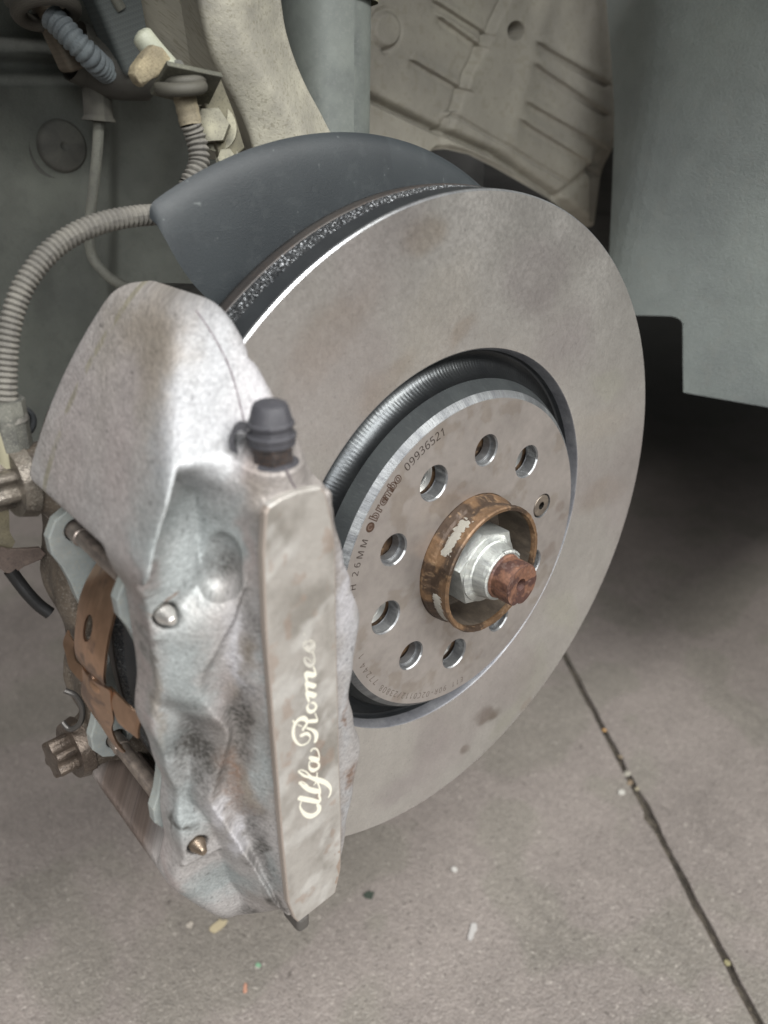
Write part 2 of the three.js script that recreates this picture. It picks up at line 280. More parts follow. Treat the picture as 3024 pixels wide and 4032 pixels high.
{
  // stamped inner panel: beads, seam, boss and hole pressed into the sheet
  const t = thing('inner_wing_panel', 'stamped grey brown inner wing panel with ribs and a round hole', 'body panel', pz(1050, 200, -0.25));
  const bot = [[760, 350], [925, 342], [941, 325], [960, 322], [1009, 333], [1061, 359], [1190, 432], [1340, 530]];
  const bottom = (u) => { for (let i = 1; i < bot.length; i++) if (u <= bot[i][0]) return lerp(bot[i - 1][1], bot[i][1], (u - bot[i - 1][0]) / (bot[i][0] - bot[i - 1][0])); return 530; };
  const dseg = (u, v, a, b) => { const dx = b[0] - a[0], dy = b[1] - a[1], k = clamp(((u - a[0]) * dx + (v - a[1]) * dy) / (dx * dx + dy * dy)); return Math.hypot(u - a[0] - k * dx, v - a[1] - k * dy); };
  const dpoly = (u, v, P) => { let d = 1e9; for (let i = 1; i < P.length; i++) d = Math.min(d, dseg(u, v, P[i - 1], P[i])); return d; };
  const side = (u, v, a, b) => (b[0] - a[0]) * (v - a[1]) - (b[1] - a[1]) * (u - a[0]);
  const seam = [[1092, -30], [1086, 0], [1005, 159], [975, 241], [958, 282]], groove = [[770, 195], [786, 203], [945, 281], [1061, 332], [1190, 420], [1290, 500]], bead = [[953, 281], [958, 256], [972, 247], [1220, 393]], ridge = [[1175, -30], [1168, 0], [1134, 129], [1095, 310]];
  const ribs = [[[1160, 99], [1290, 172]], [[1155, 146], [1290, 236]], [[1125, 266], [1290, 366]], [[1140, 228], [1290, 312]], [[949, 9], [1043, 69]], [[902, 137], [992, 189]], [[960, 45], [1030, 95]]];
  const height = (u, v) => {   // millimetres
    let h = 0;
    const us = v < 0 ? 1086 - v * 0.2 : v < 159 ? lerp(1086, 1005, v / 159) : v < 241 ? lerp(1005, 975, (v - 159) / 82) : 955;
    h += 7 * sstep(us - 5, us + 9, u) * (v < 300 ? 1 : 1);
    h -= 3.5 * Math.exp(-Math.pow(dpoly(u, v, seam) / 7, 2));
    h -= 13 * Math.exp(-Math.pow(dpoly(u, v, groove) / 8, 2));
    h -= 3.2 * Math.exp(-Math.pow(dpoly(u, v, bead) / 4, 2));
    h += 4 * Math.exp(-Math.pow(dpoly(u, v, ridge) / 22, 2));
    for (const r of ribs) { const d = dpoly(u, v, r), s = side(u, v, r[0], r[1]); h += (s > 0 ? -1 : 1) * 2.8 * Math.exp(-Math.pow((d - 6) / 12, 2)); }
    const b = Math.hypot((u - 833) / 29, (v - 64) / 38); h += 4.5 * (1 - sstep(0.82, 1.12, b)) - 1.4 * Math.exp(-Math.pow((b - 1.18) / 0.14, 2));
    const o = Math.hypot((u - 1104) / 16.5, (v - 66.5) / 19.5); h -= 42 * (1 - sstep(0.9, 1.02, o));
    h -= 5 * Math.exp(-(Math.pow((u - 835) / 7, 2) + Math.pow((v - 110) / 7, 2)));
    const eb = bottom(u) - v; h -= 6 * sstep(12, 0, eb);
    h -= 16 * sstep(1262, 1290, u) * sstep(300, 380, v) + 7 * Math.exp(-Math.pow(dpoly(u, v, [[1205, 420], [1290, 350]]) / 9, 2));
    return h;
  };
  const g = patch(300, 240, (s, q) => { const u = lerp(762, 1345, s), v = lerp(-50, bottom(u), q); const P = pz(u, v, -0.25); P.z += height(u, v) * 0.72 / 1000; return P; });
  const p = g.attributes.position, uv = g.attributes.uv; for (let i = 0; i < p.count; i++) uv.setXY(i, p.getX(i), p.getY(i));
  part('stamped_sheet', g, std({ map: grime([0.31, 0.292, 0.245], 0.25, 0.25, 0.3, [0.2, 0.18, 0.13]), bumpMap: grain, bumpScale: 0.0005, roughness: 0.75, side: THREE.DoubleSide }), t);
}
{
  // dark liner behind the strut, with fold line, clip and raised box shape
  const t = thing('inner_arch_liner', 'dark green grey inner arch liner behind the brake hose', 'arch liner', V3(0, 0.1, -0.33));
  const fold = (u) => 88 + 42 * sstep(0, 420, u);
  const g = patch(160, 200, (s, q) => { const u = lerp(-60, 780, s), v = lerp(-60, 1045, q); const P = pz(u, v, -0.33);
    let h = 0; h -= 22 * sstep(fold(u) + 16, fold(u) - 22, v); h += 5 * Math.exp(-Math.pow((v - fold(u) - 28) / 14, 2));
    h += 15 * sstep(255, 205, u - 0.0 * v) * sstep(140, 190, v); h += 9 * Math.exp(-Math.pow((u - 330) / 60, 2)) * sstep(500, 200, v) + 6 * fbm(u / 160, v / 200, 2) + 10 * sstep(380, 500, u + (v - 300) * 0.4);
    P.z += h / 1000; return P; });
  const p = g.attributes.position, uv = g.attributes.uv; for (let i = 0; i < p.count; i++) uv.setXY(i, p.getX(i), p.getY(i));
  part('liner_sheet', g, std({ map: grime([0.088, 0.094, 0.083], 0.35, 0.1, 0.3), bumpMap: grain, bumpScale: 0.0005, roughness: 0.8, side: THREE.DoubleSide }), t);
  const c = pz(130, 315, -0.313), clip = lathe([[0, 0.0045], [0.0022, 0.0045], [0.003, 0.0062], [0.013, 0.0048], [0.0152, 0.002], [0.0158, -0.004], [0.0185, -0.004], [0.0195, 0], [0.022, -0.001]], 48); clip.translate(c.x, c.y, c.z + 0.002);
  part('clip', clip, std({ map: grime([0.075, 0.075, 0.066], 0.3, 0.1, 0.05), roughness: 0.8 }), t);
}

// ------------------------------------------------------------------ brake disc
const TAU = Math.PI * 2, rad = (d) => d * Math.PI / 180, pol = (r, deg) => [r * Math.cos(rad(deg)), r * Math.sin(rad(deg))];
// smudges on the ground face: finger marks, oily film and painted-in reflections, [x mm, y mm, rx, ry, turn deg, kind]
const smudgesAndSheen = [[-30, 150, 16, 9, 20, 1], [-75, 118, 30, 14, 40, 1], [-20, 112, 34, 20, 60, 2], [42, 128, 20, 26, 80, 3], [70, 92, 22, 34, 60, 3], [110, 40, 14, 40, 90, 2], [128, -8, 12, 30, 85, 1], [-46, 96, 20, 8, 40, 1], [40, -128, 5, 14, 65, 4], [22, -146, 5, 6, 30, 4], [-8, -122, 15, 22, 30, 3], [78, -118, 24, 20, 60, 5], [104, -84, 14, 32, 50, 5], [60, -140, 18, 10, 45, 5], [75, -140, 8, 5, 45, 1], [-30, -140, 22, 12, 0, 3], [-6, 78 + 30, 10, 6, 30, 1], [118, 62, 9, 20, 75, 5]];
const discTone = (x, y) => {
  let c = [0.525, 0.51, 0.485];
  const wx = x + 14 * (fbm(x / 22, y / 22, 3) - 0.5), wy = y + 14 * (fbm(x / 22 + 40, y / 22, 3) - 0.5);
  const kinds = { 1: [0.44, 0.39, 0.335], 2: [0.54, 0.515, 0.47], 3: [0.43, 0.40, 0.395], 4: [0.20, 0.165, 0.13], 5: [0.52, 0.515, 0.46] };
  for (const [sx, sy, rx, ry, tn, kd] of smudgesAndSheen) { const rm = 1.2 * Math.max(rx, ry); if (Math.abs(wx - sx) > rm || Math.abs(wy - sy) > rm) continue; const a = rad(tn), dx = wx - sx, dy = wy - sy, u = (dx * Math.cos(a) + dy * Math.sin(a)) / rx, v = (-dx * Math.sin(a) + dy * Math.cos(a)) / ry, q = Math.hypot(u, v); if (q < 1.2) c = mix3(c, kinds[kd], sstep(1.15, 0.45, q) * (kd === 4 ? 0.8 : 0.65) * (0.6 + 0.8 * fbm(x / 9, y / 9, 3))); }
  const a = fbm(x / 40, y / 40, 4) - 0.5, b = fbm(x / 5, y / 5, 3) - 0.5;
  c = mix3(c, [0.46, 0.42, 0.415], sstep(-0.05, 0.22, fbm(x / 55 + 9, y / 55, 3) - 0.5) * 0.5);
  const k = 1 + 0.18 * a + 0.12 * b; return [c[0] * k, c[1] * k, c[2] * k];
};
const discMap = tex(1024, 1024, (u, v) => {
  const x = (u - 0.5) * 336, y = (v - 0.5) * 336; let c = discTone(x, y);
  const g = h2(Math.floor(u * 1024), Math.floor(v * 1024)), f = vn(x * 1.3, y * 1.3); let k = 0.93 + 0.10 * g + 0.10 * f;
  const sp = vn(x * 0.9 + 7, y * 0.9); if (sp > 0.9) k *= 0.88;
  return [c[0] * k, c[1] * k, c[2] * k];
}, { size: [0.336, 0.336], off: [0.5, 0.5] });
const discRough = tex(700, 700, (u, v) => { const x = (u - 0.5) * 336, y = (v - 0.5) * 336; return 0.44 + 0.18 * (fbm(x / 30 + 5, y / 30, 4) - 0.5) + 0.12 * (vn(x * 0.8, y * 0.8) - 0.5); }, { srgb: false, size: [0.336, 0.336], off: [0.5, 0.5] });
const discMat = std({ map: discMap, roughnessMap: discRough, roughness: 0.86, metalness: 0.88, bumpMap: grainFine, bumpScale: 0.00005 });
const darkCoat = std({ map: grime([0.030, 0.033, 0.036], 0.3, 0.1, 0.08), roughness: 0.42, metalness: 0.3, bumpMap: grainFine, bumpScale: 0.0001 });
const brightEdge = std({ map: grime([0.42, 0.43, 0.44], 0.3, 0.2, 0.03), roughness: 0.3, metalness: 0.85 });
const disc = thing('brake_disc', 'ventilated brake disc with ground steel face and drilled centre hat', 'brake disc', V3(0, 0, 0));
{
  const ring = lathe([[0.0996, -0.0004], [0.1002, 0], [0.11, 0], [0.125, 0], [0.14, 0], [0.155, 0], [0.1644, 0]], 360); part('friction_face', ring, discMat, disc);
  part('bright_rim', crease(lathe([[0.1643, 0.00002], [0.1650, -0.0006], [0.1652, -0.0016]], 360)), brightEdge, disc);
  part('front_plate_edge', lathe([[0.1652, -0.0015], [0.1652, -0.006], [0.1652, -0.0112]], 360), darkCoat, disc);
  // rough cast band between the plates: small facets
  const pos = [], N = 2600, M = 16;
  const P = (i, j) => { const a = i / N * TAU + (h2(i % N, j) - 0.5) * 0.0016, e = j === 0 || j === M ? 0 : (h2(i % N + 7000, j * 13) - 0.5) * 0.0008, r = 0.16515 + e - 0.0002, z = -0.0112 - 0.0095 * (j + (j === 0 ? (h2(i % N, 77) - 0.5) * 0.9 : j === M ? 0 : (h2(i % N, j + 50) - 0.5) * 0.8)) / M; return [r * Math.cos(a), r * Math.sin(a), z]; };
  for (let i = 0; i < N; i++) { const a0 = i / N * TAU; if (a0 < 0.7 || a0 > 3.6) { if (i % 8) continue; } const st = (a0 < 0.7 || a0 > 3.6) ? 8 : 1; for (let j = 0; j < M; j++) { const a = P(i, j), b = P(i + st, j), c = P(i, j + 1), d = P(i + st, j + 1); pos.push(...a, ...b, ...d, ...a, ...d, ...c); } }
  const rg = new THREE.BufferGeometry(); rg.setAttribute('position', new THREE.Float32BufferAttribute(pos, 3)); rg.computeVertexNormals(); rg.setAttribute('uv', new THREE.Float32BufferAttribute(new Float32Array(pos.length / 3 * 2), 2));
  part('rough_cast_band', boxUV(rg), std({ map: grime([0.10, 0.105, 0.11], 0.5, 0.25, 0.02, [0.5, 0.5, 0.5]), roughness: 0.34, metalness: 0.75, side: THREE.DoubleSide }), disc);
  part('back_plate_edge', lathe([[0.1650, -0.0206], [0.1657, -0.0209], [0.1656, -0.0245], [0.1652, -0.0276], [0.160, -0.028], [0.105, -0.028]], 300), std({ map: grime([0.045, 0.040, 0.037], 0.4, 0.2, 0.06, [0.09, 0.06, 0.045]), roughness: 0.5, metalness: 0.3 }), disc);
  // groove between face and hat: lip, dark floor, turned fillet with chatter marks
  part('inner_lip', lathe([[0.0997, -0.0003], [0.0992, -0.0008], [0.0982, -0.0040], [0.0977, -0.0060]], 300), std({ map: grime([0.27, 0.275, 0.295], 0.3, 0.15, 0.03), roughness: 0.56, metalness: 0.8 }), disc);
  part('groove', lathe([[0.0978, -0.0058], [0.0975, -0.0082], [0.0970, -0.0090], [0.0962, -0.0091]], 300), darkCoat, disc);
  const fil = []; for (let i = 0; i <= 18; i++) { const t = i / 18; const a = lerp(0, Math.PI / 2, t); fil.push([0.0963 - 0.0100 * Math.sin(a), -0.0090 + 0.0102 * (1 - Math.cos(a))]); }
  const rip = (r, z, a, i) => { const t = i / 18, w = Math.sin(t * Math.PI), n = 300, ph = a * n + 2.6 * fbm(a * 30, 3, 2) + t * 0.8; const k = (0.00001 + 0.00002 * vn(a * 50, 9)) * w * Math.sin(ph) + 0.00004 * w * (vn(a * 260, t * 9) - 0.5); return [r + k * 0.7, z + k]; };
  part('turned_fillet', lathe(fil, 2000, 0, TAU, rip), std({ map: grime([0.072, 0.077, 0.08], 0.3, 0.15, 0.05), roughness: 0.33, metalness: 0.9 }), disc);
  part('hat_wall', lathe([[0.0863, 0.0010], [0.0848, 0.0038], [0.0834, 0.0064], [0.0824, 0.0078]], 240), new THREE.MeshPhysicalMaterial({ map: grime([0.022, 0.025, 0.026], 0.3, 0.15, 0.06, [0.05, 0.055, 0.055]), roughness: 0.7, specularIntensity: 0.35, bumpMap: grainFine, bumpScale: 0.0001 }), disc);
  part('hat_chamfer', lathe([[0.08245, 0.0077], [0.0814, 0.0089], [0.0798, 0.0102], [0.0793, 0.0105]], 240), std({ map: grime([0.16, 0.167, 0.172], 0.5, 0.3, 0.02), roughness: 0.5, metalness: 0.75, bumpMap: grainFine, bumpScale: 0.0002 }), disc);
}
// hat face with real holes; engraved lettering is flat print on it
const hatMap = (() => {
  const S = 1280, W = 0.164, cv = document.createElement('canvas'); cv.width = cv.height = S; const c = cv.getContext('2d'), im = c.createImageData(S, S), mm = S / (W * 1000);
  for (let j = 0; j < S; j++) for (let i = 0; i < S; i++) {
    const x = (i / S - 0.5) * 164, y = (0.5 - j / S) * 164; let k = 0.40 * (1 + 0.3 * (fbm(x / 22, y / 22, 4) - 0.5) + 0.2 * (fbm(x / 3, y / 3, 3) - 0.5) + 0.09 * (h2(i, j) - 0.5));
    const st = sstep(0.58, 0.72, fbm(x / 12 + 30, y / 12, 4)), o = (j * S + i) * 4; let col = [k * 1.03, k * 0.955, k * 0.905]; col = mix3(col, [k * 0.8, k * 0.7, k * 0.6], st * 0.55);
    for (const [sx, sy, r] of [[66, -20, 9], [70, 6, 6], [74, -2, 5], [-45, -62, 5], [-12, -48, 8]]) { const q = Math.hypot(x - sx, (y - sy) * 1.4) / r + 0.6 * (fbm(x / 4, y / 4, 2) - 0.5); if (q < 1) col = mix3(col, [k * 0.72, k * 0.6, k * 0.52], 0.5 * sstep(1, 0.4, q)); }
    for (let q = 0; q < 3; q++) im.data[o + q] = 255 * toS(clamp(col[q])); im.data[o + 3] = 255;
  }
  c.putImageData(im, 0, 0);
  const put = (ch, r, deg, size, stroke, font, color) => { c.save(); c.translate(S / 2 + mm * r * Math.cos(rad(deg)), S / 2 - mm * r * Math.sin(rad(deg))); c.rotate(-rad(deg) + Math.PI / 2); c.textAlign = 'center'; c.textBaseline = 'middle'; c.font = `${font ?? ''} ${size * mm}px sans-serif`; if (stroke) { c.lineWidth = stroke * mm; c.strokeStyle = color; c.strokeText(ch, 0, 0); } else { c.fillStyle = color; c.fillText(ch, 0, 0); } c.restore(); };
  const arc = (s, r, a0, a1, size, stroke, font, color = 'rgba(52,44,40,0.92)') => [...s].forEach((ch, i) => put(ch, r, lerp(a0, a1, s.length > 1 ? i / (s.length - 1) : 0), size, stroke, font, color));
  arc('09936521', 74.4, 126, 108.4, 5.6); arc('26', 74.2, 165.3, 162.2, 4.8); arc('MM', 74.2, 158.6, 154.6, 4.8); arc('MIN', 74.2, 184, 178, 4.8); arc('TH', 74.2, 174.2, 170.2, 4.8);
  arc('brembo', 74.8, 145.3, 131.2, 6.6, 0.42, 'bold', 'rgba(72,50,38,0.95)');
  c.save(); { const a = rad(149), X = S / 2 + mm * 74.4 * Math.cos(a), Y = S / 2 - mm * 74.4 * Math.sin(a); c.strokeStyle = 'rgba(72,50,38,0.95)'; c.fillStyle = 'rgba(80,56,44,0.75)'; c.lineWidth = 0.35 * mm; c.beginPath(); c.arc(X, Y, 2.1 * mm, 0, TAU); c.fill(); c.stroke(); c.strokeStyle = 'rgba(150,135,125,0.9)'; c.beginPath(); c.arc(X, Y, 1.1 * mm, 0.5, 5.6); c.stroke(); } c.restore();
  arc('E11 90R-02C0112/23808', 75.2, 271, 222, 4.4, 0, '', 'rgba(70,58,52,0.62)'); arc('77244', 74.4, 217, 205, 4.4, 0, '', 'rgba(70,58,52,0.6)'); put('1', 73, 200.5, 4.4, 0, '', 'rgba(70,58,52,0.6)');
  const t = new THREE.CanvasTexture(cv); t.colorSpace = THREE.SRGBColorSpace; t.wrapS = t.wrapT = THREE.ClampToEdgeWrapping; t.repeat.set(1 / W, 1 / W); t.offset.set(0.5, 0.5); return t;
})();
const A0 = 119.75, HZ = 0.0105, studs = [0, -2, 2, 4, -4].map((k) => A0 + 36 * k), smalls = [-1, 1, 3, 5].map((k) => A0 + 36 * k), screwA = A0 - 108;
{
  const c = []; for (let i = 0; i < 160; i++) c.push([0.0794 * Math.cos(i / 160 * TAU), 0.0794 * Math.sin(i / 160 * TAU)]);
  const chamfer = 0.0006, holes = [hole(0, 0, 0.0335), ...studs.map((a) => hole(...pol(0.055, a), 0.0080 + chamfer)), ...smalls.map((a) => hole(...pol(0.055, a), 0.0072 + chamfer)), hole(...pol(0.055, screwA), 0.0068)];
  const s = new THREE.Shape(c.map((q) => new THREE.Vector2(...q))); s.holes.push(...holes);
  const face = new THREE.ShapeGeometry(s, 40); face.translate(0, 0, HZ);
  part('hat_face', face, std({ map: hatMap, roughness: 0.38, metalness: 0.8, bumpMap: grainFine, bumpScale: 0.00006 }), disc);
  const bore = std({ map: grime([0.24, 0.245, 0.25], 0.3, 0.15, 0.02), roughness: 0.42, metalness: 0.8 });
  const wall = (a, r, depth) => { const g = lathe([[r + chamfer, HZ], [r, HZ - 0.0007], [r, HZ - depth], [r - 0.0004, HZ - depth]], 40); const [x, y] = pol(0.055, a); g.translate(x, y, 0); return crease(g, 0.5); };
  for (const a of studs) part('stud_hole', wall(a, 0.0080, 0.0068), bore, disc);
  for (const a of smalls) { const ah = part('access_hole', wall(a, 0.0072, 0.0035), bore, disc); const g = lathe([[0.0072, HZ - 0.0035], [0.0062, HZ - 0.0036], [0.0060, HZ - 0.0075]], 40); const [x, y] = pol(0.055, a); g.translate(x, y, 0); part('hole_step', crease(g, 0.5), bore, ah); }
  part('centre_bore', lathe([[0.0335, HZ], [0.0335, HZ - 0.008]], 80), darkCoat, disc);
  const [sx, sy] = pol(0.055, screwA), sw = lathe([[0.0068, HZ], [0.0064, HZ - 0.002], [0.0063, HZ - 0.006]], 40); sw.translate(sx, sy, 0); part('screw_recess', sw, bore, disc);
  const t = thing('retaining_screw', 'small dark countersunk screw with hexagon socket in the disc hat', 'screw', V3(sx, sy, HZ - 0.001));
  const head = lathe([[0.0021, 0.0002], [0.0026, 0.0005], [0.0052, 0.0004], [0.0060, 0], [0.0061, -0.002]], 40); head.translate(sx, sy, HZ - 0.0004); const hd = part('head', head, std({ map: grime([0.20, 0.17, 0.14], 0.5, 0.3, 0.02, [0.1, 0.06, 0.04]), roughness: 0.4, metalness: 0.7 }), t);
  const soc = new THREE.CylinderGeometry(0.0023, 0.0021, 0.004, 6, 1, true); soc.rotateX(Math.PI / 2); soc.translate(sx, sy, HZ - 0.0022); part('socket', soc, std({ color: 0x15130f, roughness: 0.6, metalness: 0.5, side: THREE.DoubleSide }), hd);
  const fl = pz(978, 846, -0.006); const fg = new THREE.SphereGeometry(0.0022, 10, 8); fg.scale(1, 0.45, 0.5); fg.rotateZ(-0.2); fg.translate(fl.x, fl.y, fl.z);
  const ft = thing('metal_chip', 'tiny shiny brass coloured chip lying in the groove of the disc', 'chip', fl); part('chip', fg, std({ color: lin(0.85, 0.75, 0.45), metalness: 0.4, roughness: 0.3 }), ft);
}

// ------------------------------------------------------------------ hub, nut and drive shaft
const rustMap = tex(512, 512, (u, v) => {
  const a = fbmP(u * 8, v * 8, 5, 8), b = fbmP(u * 30, v * 30, 3, 30), g = h2(Math.floor(u * 512), Math.floor(v * 512));
  let c = mix3([0.05, 0.032, 0.021], [0.145, 0.086, 0.046], sstep(0.35, 0.65, a)); c = mix3(c, [0.20, 0.135, 0.08], sstep(0.6, 0.78, b) * 0.5); const k = 0.75 + 0.5 * b + 0.15 * (g - 0.5); return [c[0] * k, c[1] * k, c[2] * k];
}, { size: [0.05, 0.05] });
const rust = std({ map: rustMap, roughness: 0.6, metalness: 0.25, bumpMap: grain, bumpScale: 0.0005 });
const rustRed = std({ map: tex(256, 256, (u, v) => { const a = fbmP(u * 7, v * 7, 4, 7), b = fbmP(u * 30, v * 30, 2, 30); const c = mix3([0.06, 0.028, 0.022], [0.145, 0.070, 0.044], sstep(0.35, 0.62, a)); const k = 0.7 + 0.6 * b; return mix3([c[0] * k, c[1] * k, c[2] * k], [0.3, 0.22, 0.19], sstep(0.66, 0.8, fbmP(u * 16 + 3, v * 16, 2, 16)) * 0.18); }, { size: [0.03, 0.03] }), roughness: 0.62, metalness: 0.25, bumpMap: grain, bumpScale: 0.0002 });
const zinc = std({ map: grime([0.50, 0.52, 0.50], 0.35, 0.3, 0.03, [0.3, 0.27, 0.2]), roughness: 0.38, metalness: 0.75, bumpMap: grainFine, bumpScale: 0.0002 });
{
  const t = thing('wheel_hub', 'rusty wheel hub with centring ring patched with white wax', 'wheel hub', V3(0, 0, 0.004));
  const fl = (() => { const s = new THREE.Shape(); s.absarc(0, 0, 0.071, 0, TAU, false); for (const a of studs) s.holes.push(hole(...pol(0.055, a), 0.0079)); const g = new THREE.ShapeGeometry(s, 48); g.translate(0, 0, 0.0012); return g; })();
  part('flange', fl, std({ map: rustMap, roughness: 0.7, metalness: 0.2 }), t);
  for (const a of studs) {   // threaded sleeve: helical-looking rings
    const pr = []; for (let i = 0; i <= 40; i++) { const z = 0.0012 - 0.013 * i / 40; pr.push([0.0060 + (i < 5 ? 0.0020 * (5 - i) / 5 : 0.0005 * (i % 4 < 2 ? 1 : -1)), z]); }
    const g = lathe(pr, 36); const [x, y] = pol(0.055, a); g.translate(x, y, 0); const th = part('threaded_hole', crease(g, 0.4), std({ color: lin(0.55, 0.55, 0.53), metalness: 0.9, roughness: 0.32 }), t);
    const b = new THREE.CircleGeometry(0.0064, 24); b.translate(x, y, -0.0118); part('hole_bottom', b, rust, th);
  }
  const ring = [[0.0296, 0.002], [0.0296, 0.012], [0.0297, 0.0250], [0.0303, 0.0262], [0.0318, 0.0264], [0.0324, 0.0258], [0.0325, 0.0245], [0.0319, 0.0228], [0.0317, 0.0185], [0.0318, 0.0160], [0.0326, 0.0148], [0.0332, 0.0135], [0.0332, 0.0112], [0.0331, 0.008]];
  const rg = lathe(ring, 160, 0, TAU, (r, z, a, i) => { const k = 0.0002 * (vn(a * 40, i * 2) - 0.5) + 0.00015 * (vn(a * 120, i * 5) - 0.5); return [r + k, z + k * 0.7]; });
  { const p = rg.attributes.position, uv = rg.attributes.uv; for (let i = 0; i < p.count; i++) { const a = Math.atan2(p.getY(i), p.getX(i)); uv.setXY(i, a * 0.0325, p.getZ(i) + Math.hypot(p.getX(i), p.getY(i))); } }
  const cring = part('centring_ring', crease(rg, 0.5), std({ map: rustMap, roughness: 0.5, metalness: 0.4, bumpMap: grain, bumpScale: 0.0002, side: THREE.DoubleSide }), t);
  const inner = lathe([[0.0296, 0.024], [0.0294, 0.010], [0.0288, 0.0]], 100); part('ring_bore', inner, std({ map: grime([0.085, 0.068, 0.052], 0.5, 0.3, 0.03), roughness: 0.6, metalness: 0.2, side: THREE.DoubleSide }), t);
  const bot = new THREE.RingGeometry(0.013, 0.030, 60); bot.translate(0, 0, 0.004); part('hub_floor', bot, std({ map: grime([0.085, 0.068, 0.052], 0.6, 0.3, 0.03), roughness: 0.7 }), t);
  // wax patches: raised films with ragged edges
  const wax = std({ map: grime([0.52, 0.50, 0.44], 0.4, 0.3, 0.02, [0.33, 0.2, 0.09]), roughness: 0.55, bumpMap: grain, bumpScale: 0.0008 });
  const film = (a0, a1, z0, z1, sd) => patch(60, 24, (s, q) => { const a = rad(lerp(a0, a1, s)), e = Math.min(s, 1 - s, q * 0.6, (1 - q) * 0.6) * 6, h = 0.0006 * sstep(0.1, 1.3, e * 0.8 + 1.5 * (fbm(a * 30 + sd, q * 7, 4) - 0.34)) - 0.0003 + 0.00012 * (vn(a * 140, q * 20 + sd) - 0.5); const z = lerp(z0, z1, q), rr = z > 0.0228 ? lerp(0.0319, 0.0325, clamp((z - 0.0228) / 0.0017)) : z < 0.0160 ? lerp(0.0318, 0.0326, clamp((0.0160 - z) / 0.0012)) : 0.0318; return V3((rr + h) * Math.cos(a), (rr + h) * Math.sin(a), z); });
  part('wax_patch', film(112, 152, 0.0160, 0.0232, 3), wax, cring); part('wax_patch', film(182, 226, 0.0162, 0.0236, 8), wax, cring);

  const n = thing('hub_nut', 'galvanised hexagon hub nut with round collar inside the rusty ring', 'nut', V3(0, 0, 0.005));
  const hex = []; for (let i = 0; i < 6; i++) hex.push([0.0203 * Math.cos(rad(i * 60 + 47)), 0.0203 * Math.sin(rad(i * 60 + 47))]);
  const hg = extrudeXY(hex, 0.004, 0.0225, 0.0008); 
  part('hexagon', boxUV(crease(hg, 0.4)), zinc, n);
  part('washer_face', crease(lathe([[0.0176, 0.0222], [0.0172, 0.0232], [0.0158, 0.0240], [0.0146, 0.0243], [0.0140, 0.0250], [0.0131, 0.0300], [0.0126, 0.0318], [0.0118, 0.0324], [0.0104, 0.0322]], 80), 0.5), zinc, n);
  const cr = lathe([[0.0126, 0.0300], [0.0133, 0.0312], [0.0130, 0.0326], [0.0120, 0.0328]], 20, rad(38), rad(95)); part('staked_lip', cr, zinc, n);

  const d = thing('drive_shaft_end', 'rust red threaded end of the drive shaft standing out of the hub nut', 'drive shaft', V3(0, 0, 0.03));
  const tip = lathe([[0.0112, 0.026], [0.0113, 0.0320], [0.0110, 0.0328], [0.0103, 0.0334], [0.0103, 0.0352], [0.0106, 0.0360], [0.0106, 0.0405], [0.0105, 0.0428], [0.0101, 0.0434], [0.0085, 0.0434], [0.0050, 0.0428], [0.0032, 0.0426], [0.0026, 0.0410], [0.0022, 0.0380], [0, 0.0375]], 80, 0, TAU, (r, z, a, i) => { const notch = i >= 6 && i <= 9 ? 0.0014 * Math.exp(-Math.pow(((a - rad(258) + TAU * 1.5) % TAU - Math.PI) / 0.17, 2)) : 0; const k = (vn(a * 8, i * 3) - 0.5) * 0.00012; return [Math.max(0, r + (r > 0.004 ? k - notch : 0)), z + k * 0.6]; });
  { const p = tip.attributes.position, uv = tip.attributes.uv; for (let i = 0; i < p.count; i++) { const a = Math.atan2(p.getY(i), p.getX(i)), r = Math.hypot(p.getX(i), p.getY(i)); if (p.getZ(i) > 0.0429 || r < 0.0095) uv.setXY(i, p.getX(i), p.getY(i)); else uv.setXY(i, a * 0.0105, p.getZ(i)); } }
  part('shaft', crease(tip, 0.6), rustRed, d);
}

// ------------------------------------------------------------------ dust shield
{
  const t = thing('dust_shield', 'dark blue grey sheet metal dust shield behind the disc', 'dust shield', pz(700, 450, -0.05));
  const g = patch(220, 80, (s, q) => {   // s along the rim, q from the rim inwards
    const th0 = lerp(126.2, 52, s), ro = 0.1738 + 0.00042 * (th0 - 70) - 0.0000022 * (th0 - 70) * (th0 - 110) * 0.5 - 0.004 * Math.pow(clamp((th0 - 124) / 2.2), 3), r = lerp(ro, 0.112, q);
    const bulge = 1.6 * Math.sin(Math.PI * clamp((r - 0.14) / 0.05)) * Math.pow(1 - s, 8), t = (r - 0.112) / (ro - 0.112), th = rad(th0 + bulge - 2.0 * Math.pow(1 - s, 8) * clamp((0.15 - r) / 0.03));
    return V3(r * Math.cos(th), r * Math.sin(th), -0.0485 - 0.005 * t * t * t - 0.0035 * Math.pow(t, 24)); });
  const p = g.attributes.position, uv = g.attributes.uv; for (let i = 0; i < p.count; i++) uv.setXY(i, p.getX(i), p.getY(i));
  const sm = tex(1024, 512, (u, v) => { const a = fbm(u * 9, v * 4.5, 6), b = fbm(u * 70, v * 35, 4), sp = vn(u * 120, v * 60), g = h2(Math.floor(u * 1024), Math.floor(v * 512)); let c = mix3([0.017, 0.021, 0.024], [0.023, 0.028, 0.031], sstep(0.2, 0.8, a)); c = mix3(c, [0.10, 0.11, 0.11], sstep(0.955, 0.99, sp) * 0.8 + 0.06 * sstep(0.6, 0.75, b)); const k = 0.94 + 0.12 * g; return [c[0] * k, c[1] * k, c[2] * k]; }, { size: [0.3, 0.15] });
  part('shield_sheet', g, std({ map: sm, roughness: 0.55, metalness: 0.1, side: THREE.DoubleSide, bumpMap: grainFine, bumpScale: 0.0001 }), t);
}

